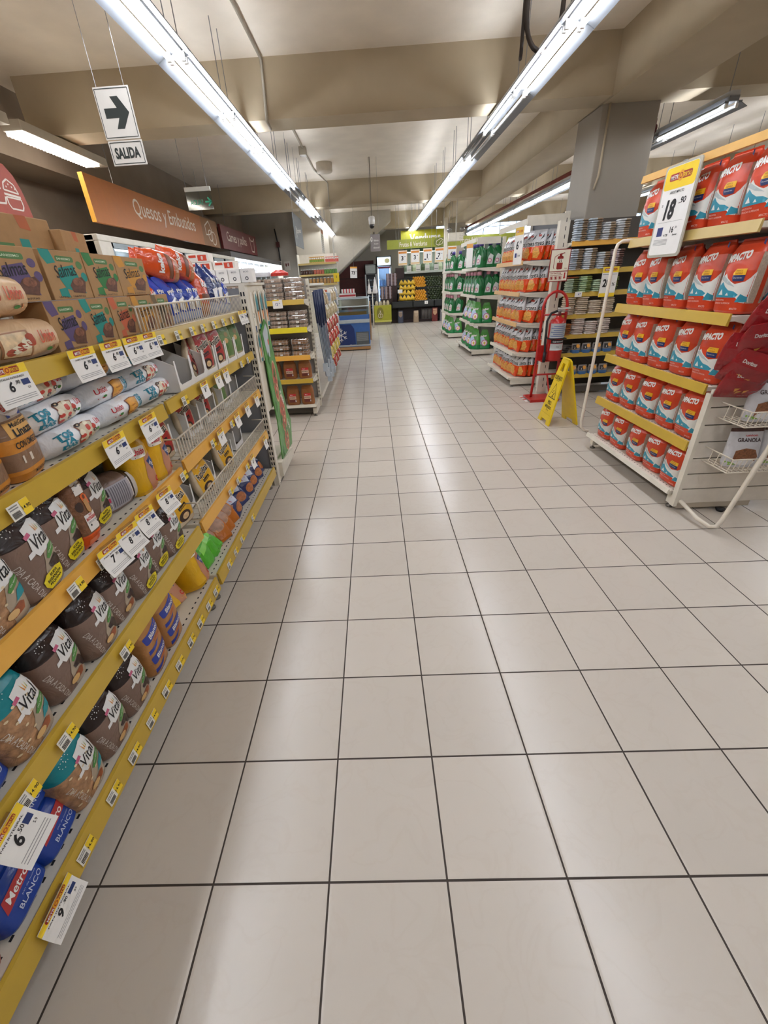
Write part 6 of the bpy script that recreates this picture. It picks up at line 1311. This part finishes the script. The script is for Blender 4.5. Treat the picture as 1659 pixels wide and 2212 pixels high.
m = MB(); m.box(0, 4.2, -.02, .02, 0, .26, OL); m.obj('panel', r); m = MB(); S = FRONT(-.02); m.text('Frutas & Verduras', S, PW, .86, .12, .13, .9); m.decal(ell(1.72, .13, .2, .13, 20), S, P('#6f7a2c', .5), .001); bars(m, S, [(1.6, .08), (1.62, .16), (1.75, .23), (1.84, .18), (1.8, .08), (1.68, .04), (1.6, .08)], .018, PW, .002); bars(m, S, [(1.68, .06), (1.78, .18)], .014, PW, .002); m.text('Frutas & Verduras', S, PW, 2.85, .14, .13, .9); m.obj('lettering', r); m = MB()
for x in (.3, 2.1, 3.9): m.tube([(x, 0, .26), (x, 0, 1.2)], .004, GREY, n=5)
m.obj('hanger', r)
r = empty('vegetable_sign', (1.1, 16.9, 2.62)); tag(r, 'bright yellow green sign behind the long olive sign', 'sign')
m = MB(); m.box(0, 2.2, -.02, .02, 0, .36, P('#b7b52b', .5)); m.obj('panel', r); m = MB(); m.text('Verduras', FRONT(-.02), WHITE, .85, .13, .24, 1.1, bold=.03); m.obj('lettering', r)
r = empty('emergency_light', (2.55, 14.2, 2.4)); tag(r, 'beige emergency light box with two round lamps by the green sign', 'emergency light')
m = MB(); m.box(-.22, .22, -.06, .06, 0, .22, P('#cdc6b6', .5), bev=.015)
for a in range(4):
    for b in range(2): m.decal(ell(.12+.06*b, .05+.04*a, .01, .01, 8), FRONT(-.06), BLACK, .001)
m.obj('box', r)
for s in (-1, 1):
    m = MB(); m.lathe([(.03, .23), (.07, .27), (.075, .32), (.04, .35)], P('#7d7a76', .25, .5), n=18, c=(.19*s, 0)); m.obj('lamp', r)
m = MB(); m.tube([(0, .0, .22), (0, .0, CZ-2.4)], .012, CREAM); m.obj('pole', r)
m = MB(); m.box(-.05, .05, -.05, .05, .0, 3.1, CREAM); tag(m.obj('service_post', None, (2.42, 15.2, 0)), 'slim white service post behind the olive sign', 'post')
r = empty('wall_camera', (.15, 16.6, 2.78)); tag(r, 'small wall camera on a bracket below the far beam', 'camera'); m = MB(); m.tube([(0, 0, .2), (0, 0, .06)], .02, BLACK); m.obj('bracket', r); m = MB(); m.tube([(-.12, 0, .0), (.1, 0, .08)], .05, P('#c9c6c0', .4), n=12); m.obj('body', r)
# ------------------------------------------------------------------ goods on the cream wall and the fruit department
r = empty('wall_shelf', (-2.2, 14.0, 0)); tag(r, 'cream wall rack with packets and jars on three shelves', 'shelving')
m = MB(); m.box(0, 1.15, .35, .38, 1.2, 2.3, CREAM); m.box(-.02, 0, 0, .38, 1.2, 2.3, CREAM); m.obj('back_panel', r)
for z in (1.5, 1.76, 2.06):
    m = MB(); m.box(0, 1.15, 0, .36, z-.03, z, CREAM); m.box(0, 1.15, -.015, 0, z-.05, z, RAILP); m.obj('shelf', r)
def wall_pack(c, d):
    m = MB(); m.box(-.03, .03, 0, .08, 0, .16, P(c, .4), bev=.004); m.decal(rc(-.028, .028, .02, .08), FRONT(0), P(d, .4), .001); m.decal(rc(-.025, .025, .1, .13), FRONT(0), WHITE, .001); return m.obj('wall_pack')
for i in range(7): put(wall_pack, (-1.83+.065*i, 14.05, 2.062), 0, 'yellow and green packet on the top wall shelf', 'packet', 'yellow packets on the top wall shelf', None, '#d8a860', '#7a9a3a')
for i in range(8): put(wall_pack, (-1.30+.05*i-.05, 14.05, 2.062), 0, 'pink and white packet on the top wall shelf', 'packet', 'pink packets on the top wall shelf', (.8, 1, .9), '#d98a7a', '#c9574a')
def jar(c):
    root = empty('jar'); m = MB(); m.lathe([(.032, 0), (.035, .01), (.035, .09), (.025, .105)], P(c, .2), n=14); m.obj('body', root); m = MB(); m.lathe([(.028, .105), (.028, .125)], P('#d8d4cc', .4), n=14); m.obj('lid', root); return root
for i in range(14): put(jar, (-2.12+.08*i, 14.06, 1.762), 0, 'jar with %s filling on the middle wall shelf' % (('dark brown', 'reddish', 'green')[0 if i < 5 else 1 if i < 9 else 2]), 'jar', ('dark jars', 'red jars', 'green jars')[0 if i < 5 else 1 if i < 9 else 2]+' on the wall shelf', 1.1, ('#4a2a1f', '#b5573f', '#5f8a3a')[0 if i < 5 else 1 if i < 9 else 2])
for i in range(10): put(jar, (-2.1+.11*i, 14.06, 1.502), 0, 'tan jar on the lowest wall shelf', 'jar', 'tan jars on the wall shelf', 1.3, '#a97a3f')
m = MB(); m.box(-.1, .1, -.004, .004, 0, .25, paper('#b9b3ab')); m.decal(ell(-.03, .15, .025, .05, 12), FRONT(-.004), P('#5a1f1c', .5), .001); m.decal(ell(.04, .16, .02, .05, 12), FRONT(-.004), P('#5a1f1c', .5), .001); tag(m.obj('wall_notice', None, (-2.75, 15.19, 1.95)), 'small notice with two dark marks on the grey corner wall', 'notice')
m = MB(); m.tube([(-3.0, 15.15, 3.1), (-2.95, 15.15, 2.7), (-2.93, 15.15, 1.2)], .02, BLACK); m.box(-3.0, -2.9, 15.1, 15.19, 2.6, 2.75, P('#4a1f1c', .5)); tag(m.obj('alarm_cable'), 'dark red alarm box with black cable down the grey corner wall', 'cable')
# drinks fridges
def fridge(loc, w, h, body, lit, label, head):
    r = empty('drinks_fridge', loc); tag(r, label, 'refrigerator')
    m = MB(); m.box(-w/2, w/2, .0, .6, 0, .3, P(body, .4)); m.box(-w/2, -w/2+.04, 0, .6, .3, h, P(body, .4)); m.box(w/2-.04, w/2, 0, .6, .3, h, P(body, .4)); m.box(-w/2, w/2, .56, .6, .3, h, P('#dfe8f2' if lit else '#241f1e', .4)); m.box(-w/2, w/2, 0, .6, h-.34, h, P(body, .4)); m.obj('cabinet', r)
    if lit:
        m = MB()
        for x in (-w/2+.05, w/2-.07): m.box(x, x+.02, .08, .1, .32, h-.36, emit('#d6ebff', 5.0))
        m.box(-w/2+.06, w/2-.06, .3, .34, h-.37, h-.35, emit('#d6ebff', 6.0)); m.obj('inner_light', r)
    m = MB(); m.decal(rc(-w/2+.03, w/2-.03, h-.3, h-.04), FRONT(0), emit('#cfe3f5', .6) if head else P('#8f9694', .4), .002)
    if head: m.decal(ell(.12, h-.16, .1, .08, 14), FRONT(0), P('#d8d3a0', .5, noise=.3, ns=30), .004); m.decal(rc(-w/2+.03, w/2-.03, h-.41, h-.35), FRONT(0), P('#6a1d3a', .4), .003)
    m.obj('header', r)
    for z in (.62, .95, 1.28):
        m = MB(); m.box(-w/2+.04, w/2-.04, .06, .5, z, z+.012, P('#c3ccd4', .4)); m.obj('shelf', r)
    m = MB(); m.box(-w/2+.04, w/2-.04, .0, .01, .3, h-.34, glass('#e6f2ff', .08)); m.obj('door', r); m = MB()
    for a, b in ((-w/2, -w/2+.05), (w/2-.05, w/2)): m.box(a, b, -.012, .01, .28, h-.34, P('#9a9fa2', .35, .3))
    m.obj('door_frame', r); return r
fridge((.49, 17.62, 0), .57, 2.29, '#6f7477', True, 'glowing drinks fridge with lit header beside the fruit stand', True)
fridge((-.03, 17.62, 0), .45, 2.05, '#55595a', False, 'dark narrow drinks fridge left of the glowing one', False)
for sx, nm, lit in ((.49, 'glowing', True), (-.03, 'dark', False)):
    for lv_, z in enumerate((.31, .635, .965, 1.295)):
        for i in range(5 if lit else 3):
            put(jar, (sx-.18+.09*i if lit else sx-.1+.1*i, 17.8, z), 0, 'drink bottle inside the %s fridge' % nm, 'bottle', 'bottles in the %s fridge' % nm, (1.1, 1.1, 1.9), ('#7f9dbf' if lit else '#3a3432'))
def white_bag():
    m = MB(); Loft([(0, .07, .02, 2.4), (.05, .09, .035, 2.2), (.3, .05, .03, 2.2), (.45, .015, .012, 2), (.5, .01, .008, 2)]).build(m, film('#dcdad8', .4, .5), n=14); return m.obj('white_bag')
r = empty('bag_stand', (.0, 15.6, 0)); tag(r, 'thin white stand holding plastic bags by the dark fridge', 'stand'); m = MB(); m.tube([(0, 0, 0), (0, 0, 1.15)], .018, CREAM); m.tube([(-.16, 0, 1.12), (.16, 0, 1.12)], .012, CREAM); m.tube([(-.1, 0, 1.12), (-.1, 0, 1.55)], .01, CREAM); m.tube([(.1, 0, 1.12), (.1, 0, 1.55)], .01, CREAM); m.obj('frame', r)
put(white_bag, (.1, 15.56, 1.1), 0, 'white plastic bag hanging at the right of the bag stand', 'bag'); put(white_bag, (-.1, 15.56, 1.1), 0, 'white plastic bag hanging at the left of the bag stand', 'bag', None, (.8, 1, .7))
# fruit stand
r = empty('fruit_stand', (.7, 16.75, 0)); tag(r, 'black sloping fruit stand with crates at the back of the store', 'fruit stand')
BK = P('#232322', .6); BKC = P('#1d1f1e', .5)
m = MB(); m.box(0, 3.2, .25, .3, .1, .72, P('#2e2524', .7)); m.box(0, 3.2, .12, .5, 0, .1, P('#352524', .7)); m.box(.28, 3.2, .5, 1.6, 0, .1, P('#352524', .7)); m.prism([(.2, .62), (1.6, 1.5), (1.6, 1.44), (.2, .52)], .28, 3.2, BK, 'x'); m.box(.28, .31, .12, 1.6, .1, 1.0, BK); m.obj('frame', r)
for k in range(4):
    m = MB(); x = .02+k*.8; m.box(x, x+.78, .0, .22, .52, .74, BKC, bev=.02); m.box(x+.03, x+.75, -.004, .0, .56, .7, P('#2d3030', .4)); m.obj('front_crate', r)
for k in range(2):
    for q in range(4):
        m = MB(); x = .3+q*.72; y = .25+k*.68; z = .68+k*.43
        m.box(x, x+.7, y, y+.02, z-.03, z+.07, BKC); m.box(x, x+.02, y, y+.66, z, z+.1, BKC); m.obj('crate', r)
slope = .88/1.4
def on_slope(x, y): return (.7+x, 16.75+y, .63+(y-.2)*slope+.03)
def orange():
    root = empty('orange'); m = MB(); m.lathe([(.004, -.036)]+[(.037*math.sin(t*PI/8), -.036*math.cos(t*PI/8)) for t in range(1, 8)]+[(.004, .036)], P('#dc9a20', .45, bump=.2, bs=120), n=14); m.obj('peel', root); m = MB(); m.lathe([(.004, .034), (.006, .039)], P('#55602a', .6), n=6); m.obj('stem_scar', root); return root
def avocado():
    root = empty('avocado'); m = MB(); Loft([(-.045, .012, .012, 2), (-.035, .03, .03, 2), (-.01, .04, .04, 2), (.02, .03, .03, 2), (.045, .018, .018, 2), (.055, .006, .006, 2)]).build(m, P('#33401f', .4, bump=.4, bs=90), n=12, sub=1); m.obj('skin', root); m = MB(); m.lathe([(.005, .052), (.005, .06)], P('#6b5a2c', .6), n=6); m.obj('stem', root); return root
def lemon(): 
    m = MB(); Loft([(-.05, .008, .008, 2), (-.035, .028, .028, 2), (0, .036, .036, 2), (.035, .028, .028, 2), (.05, .01, .01, 2)]).build(m, P('#e0b032', .4, bump=.2, bs=120), n=12, sub=1); return m.obj('mango')
def bananas():
    root = empty('banana_bunch')
    for k in range(5):
        m = MB(); a = -.5+.25*k
        pts = [(.16*math.sin(a)*t*.9, -.02-.05*math.sin(t*2.6), .02+.16*(1-t)) for t in (0, .25, .5, .75, 1.0)]
        m.tube(pts, .017, P('#e0b52a', .45, noise=.1), n=8); m.obj('banana', root)
    m = MB(); m.tube([(0, -.02, .17), (0, -.01, .21)], .014, P('#8a7a2c', .6), n=8); m.obj('crown', root); return root
rg = random.Random(2)
for k in range(2):
    for a in range(7):
        for b in range(5):
            x = .93+.092*b+.046*(a % 2)+.04*k; y = .26+k*.72+.088*a; p = on_slope(x, y)
            put(orange, (p[0], p[1], p[2]+.02), (rg.random(), rg.random(), 0), 'orange in the %s orange pile of the fruit stand' % ('lower', 'upper')[k], 'orange', '%s orange pile' % ('lower', 'upper')[k], 1.22)
for a in range(13):
    for b in range(6):
        x = 1.48+.105*b+.05*(a % 2); y = .26+.102*a; p = on_slope(x, y)
        put(avocado, (p[0], p[1], p[2]+.02), (1.2+rg.random(), rg.random(), rg.random()*3), 'dark green avocado in the pile between the orange and yellow fruit', 'avocado', 'avocado pile', 1.15)
for k in range(2):
    for a in range(8):
        for b in range(5):
            x = 2.2+.085*b+.03*(a % 2); y = .26+k*.72+.075*a; p = on_slope(x, y)
            put(lemon, (p[0], p[1], p[2]+.02), (1.2+rg.random(), rg.random(), rg.random()*3), 'yellow mango in the %s pile near the detergent rack' % ('lower', 'upper')[k], 'mango', '%s mango pile' % ('lower', 'upper')[k])
for a in range(4):
    for b in range(4):
        x = .36+.15*b+.03*a; y = .25+.27*a; p = on_slope(x, y)
        put(bananas, (p[0], p[1], p[2]+.02), (-.5, 0, rg.uniform(-.4, .4)), 'yellow banana bunch on the fruit stand, %s row from the front' % ('first', 'second', 'third', 'back')[a], 'banana bunch', 'bananas in row %d of the stand' % (a+1), 1.25)
# brown pack towers on the corner of the fruit stand
def pack_tower():
    root = empty('snack_box'); m = MB(); m.box(-.09, .09, 0, .16, 0, .4, P('#4a2e2c', .5), bev=.004); m.obj('carton', root); m = MB()
    m.decal(rc(-.04, .03, .0, .4), FRONT(0), P('#a59aa0', .5), .001)
    for k in range(8): m.decal(rc(-.085, -.045, .02+.047*k, .04+.047*k), FRONT(0), P('#8a6f6a', .5), .001); m.decal(rc(.035, .085, .02+.047*k, .04+.047*k), FRONT(0), P('#8a6f6a', .5), .001)
    m.obj('printed_front', root); return root
m = MB(); m.box(.58, .95, 17.32, 17.58, 0, 1.28, P('#3a2826', .6), bev=.004); tag(m.obj('brown_display'), 'dark brown display block carrying the upper row of striped boxes', 'display')
m = MB(); m.box(.97, 1.3, 18.38, 18.6, 0, 1.88, P('#4a3a38', .6), bev=.004); tag(m.obj('brown_screen'), 'tall brown screen behind the bananas on the fruit stand', 'screen')
for i, (x, y, z) in enumerate(((.38, 17.08, .85), (.53, 17.08, .85), (.68, 17.08, .85), (.62, 17.36, 1.28), (.76, 17.36, 1.28), (.89, 17.36, 1.28))): put(pack_tower, (x, y, z), 0, 'tall brown and grey striped box on the dark display, %s' % ('lower row first', 'lower row second', 'lower row third', 'upper row first', 'upper row second', 'upper row third')[i], 'box', 'striped boxes', (.72, 1, 1.05))
m = MB(); m.box(.3, .76, 17.05, 17.3, .0, .85, P('#33241f', .6), bev=.004); tag(m.obj('brown_display'), 'low dark brown plinth under the striped boxes', 'display')
def produce_bag(c):
    m = MB(); Loft([(0, .08, .05, 3), (.1, .085, .06, 2.6), (.18, .06, .04, 2.4), (.22, .03, .02, 2.2)]).build(m, film(c, .35, .5), n=14, sub=1); return m.obj('produce_bag')
for i in range(16): put(produce_bag, (1.4+.17*i if i < 12 else .14+.14*(i-12), 18.58 if i < 12 else 16.7, 1.742 if i < 12 else .662), 0, 'bagged greens on the lit back shelf' if i < 12 else 'beige garlic bag on the green crate', 'produce bag', 'bagged greens' if i < 12 else 'garlic bags', 1.2 if i < 12 else .7, ('#8fa08a', '#4a5a3a', '#b9c4a4')[i % 3] if i < 12 else '#c9bda6')
r = empty('vegetable_wall_case', (1.32, 18.35, 0)); tag(r, 'lit open vegetable case along the back wall', 'refrigerator'); m = MB(); m.box(0, 2.4, .6, .65, 1.0, 2.5, P('#9aa39a', .5)); m.box(0, 2.4, .0, .65, 1.66, 1.74, P('#cfd6cf', .4)); m.box(0, 2.4, .05, .65, 2.4, 2.52, P('#2c4a33', .5)); m.obj('cabinet', r); m = MB(); m.box(.05, 2.35, .1, .14, 2.385, 2.4, emit('#f4fbf4', 8.0)); m.obj('strip_light', r)
for i in range(6): 
    m = MB(); m.box(-.09, .09, 0, .006, 0, .2, WHITE); m.decal(rc(-.07, .07, .03, .06), FRONT(0), P('#9a9a9a', .5), .001); tag(m.obj('price_sheet', None, (1.5+.36*i, 18.34, 1.74)), 'blank white price sheet in the lit vegetable case, %s from the fridge' % nth(i), 'price sheet', 'vegetable price sheets')
r = empty('green_crate', (.06, 16.45, 0)); tag(r, 'olive green display crate with pale fruit icon at the foot of the stand', 'crate')
m = MB(); m.box(-.02, .62, 0, .5, .12, .66, P('#a3a22c', .5), bev=.01); m.box(-.02, .62, -.03, .0, .1, .16, P('#c3c05a', .5)); m.box(.0, .6, .02, .48, 0.0, .12, P('#8d8578', .6)); m.obj('box', r); m = MB(); S = FRONT(0); m.decal(ell(.2, .4, .13, .21, 20), S, P('#7f7a2a', .5), .001); bars(m, S, ell(.17, .32, .045, .07, 12)+[(.215, .32)], .014, PW, .002); bars(m, S, ell(.25, .32, .04, .06, 12)+[(.29, .32)], .014, PW, .002); bars(m, S, [(.19, .39), (.2, .5), (.24, .38)], .014, PW, .002); m.obj('icon', r)
def sack(c, d):
    root = empty('sack'); lf = Loft([(0, .1, .06, 3.4), (.02, .11, .07, 3.2), (.35, .1, .06, 3), (.43, .09, .02, 2.6)]); m = MB(); lf.build(m, P(c, .6, bump=.3), n=18, sub=1); m.obj('wrapper', root); m = MB(); m.decal([(-.07, .4), (.07, .4), (.07, .26), (0, .2), (-.07, .26)], lf.front, P(d, .5), .001, .02); m.obj('printed_label', root); return root
put(sack, (1.03, 16.72, 0), 0, 'dark blue charcoal sack with brown label standing before the fruit stand', 'sack', None, None, '#454a5c', '#8d7a6a')
put(sack, (1.62, 16.72, 0), 0, 'tan paper sack standing before the fruit stand', 'sack', None, (.95, 1, .95), '#a08c74', '#b09a80')
put(sack, (2.33, 16.72, 0), 0, 'dark red net sack with torn tan top before the fruit stand', 'sack', None, (1.05, 1, 1.1), '#6a2320', '#b98f6f')
put(sack, (2.62, 16.72, 0), 0, 'grey sack next to the red net sack', 'sack', None, (.9, 1, .95), '#77757a', '#8a888c')
m = MB()
for k in range(9): m.tube([(1.85+.045*k, 16.72, .1), (1.85+.045*k, 16.74, .45)], .008, P('#8a8580', .4))
m.tube([(1.82, 16.72, .45), (2.25, 16.72, .45)], .01, BLACK); m.tube([(1.82, 16.72, .1), (2.25, 16.72, .1)], .01, BLACK); tag(m.obj('tongs_rack'), 'black rack of thin metal rods before the fruit stand', 'rack')
m = MB(); m.box(-.06, .06, -.004, .004, 0, .1, WHITE); m.text('3', FRONT(-.004), BLACK, 0, .05, .05); tag(m.obj('price_card', None, (2.0, 16.7, .62)), 'tiny white price card on the black crate front', 'price card')
m = MB(); m.box(-.09, .09, -.004, .004, 0, .12, WHITE); tag(m.obj('price_card', None, (1.05, 17.05, 1.02)), 'white price card standing in the bananas', 'price card')
import OpenImageIO as oiio, numpy as np, sys
b=oiio.ImageBuf('/workdir/render_main.png'); a=b.get_pixels(oiio.UINT8)[:,:,:3].astype(int)
s=a.shape[1]/1659
for n,(x,y) in dict(floor=(830,1500),floorR=(1400,1500),floorBL=(330,2100),floorbot=(830,2100),floorfar=(850,800),ceil1=(850,60),ceil2=(800,320),beam=(700,190),col=(1320,350),colL=(1275,400),wallL=(120,400),rail=(200,800),rail3=(90,1340),tag=(180,790),gray=(560,800),rightpanel=(1500,1060),underrack=(1400,1090)).items():
    X,Y=int(x*s),int(y*s); print(n,a[Y-3:Y+4,X-3:X+4].reshape(-1,3).mean(0).round())
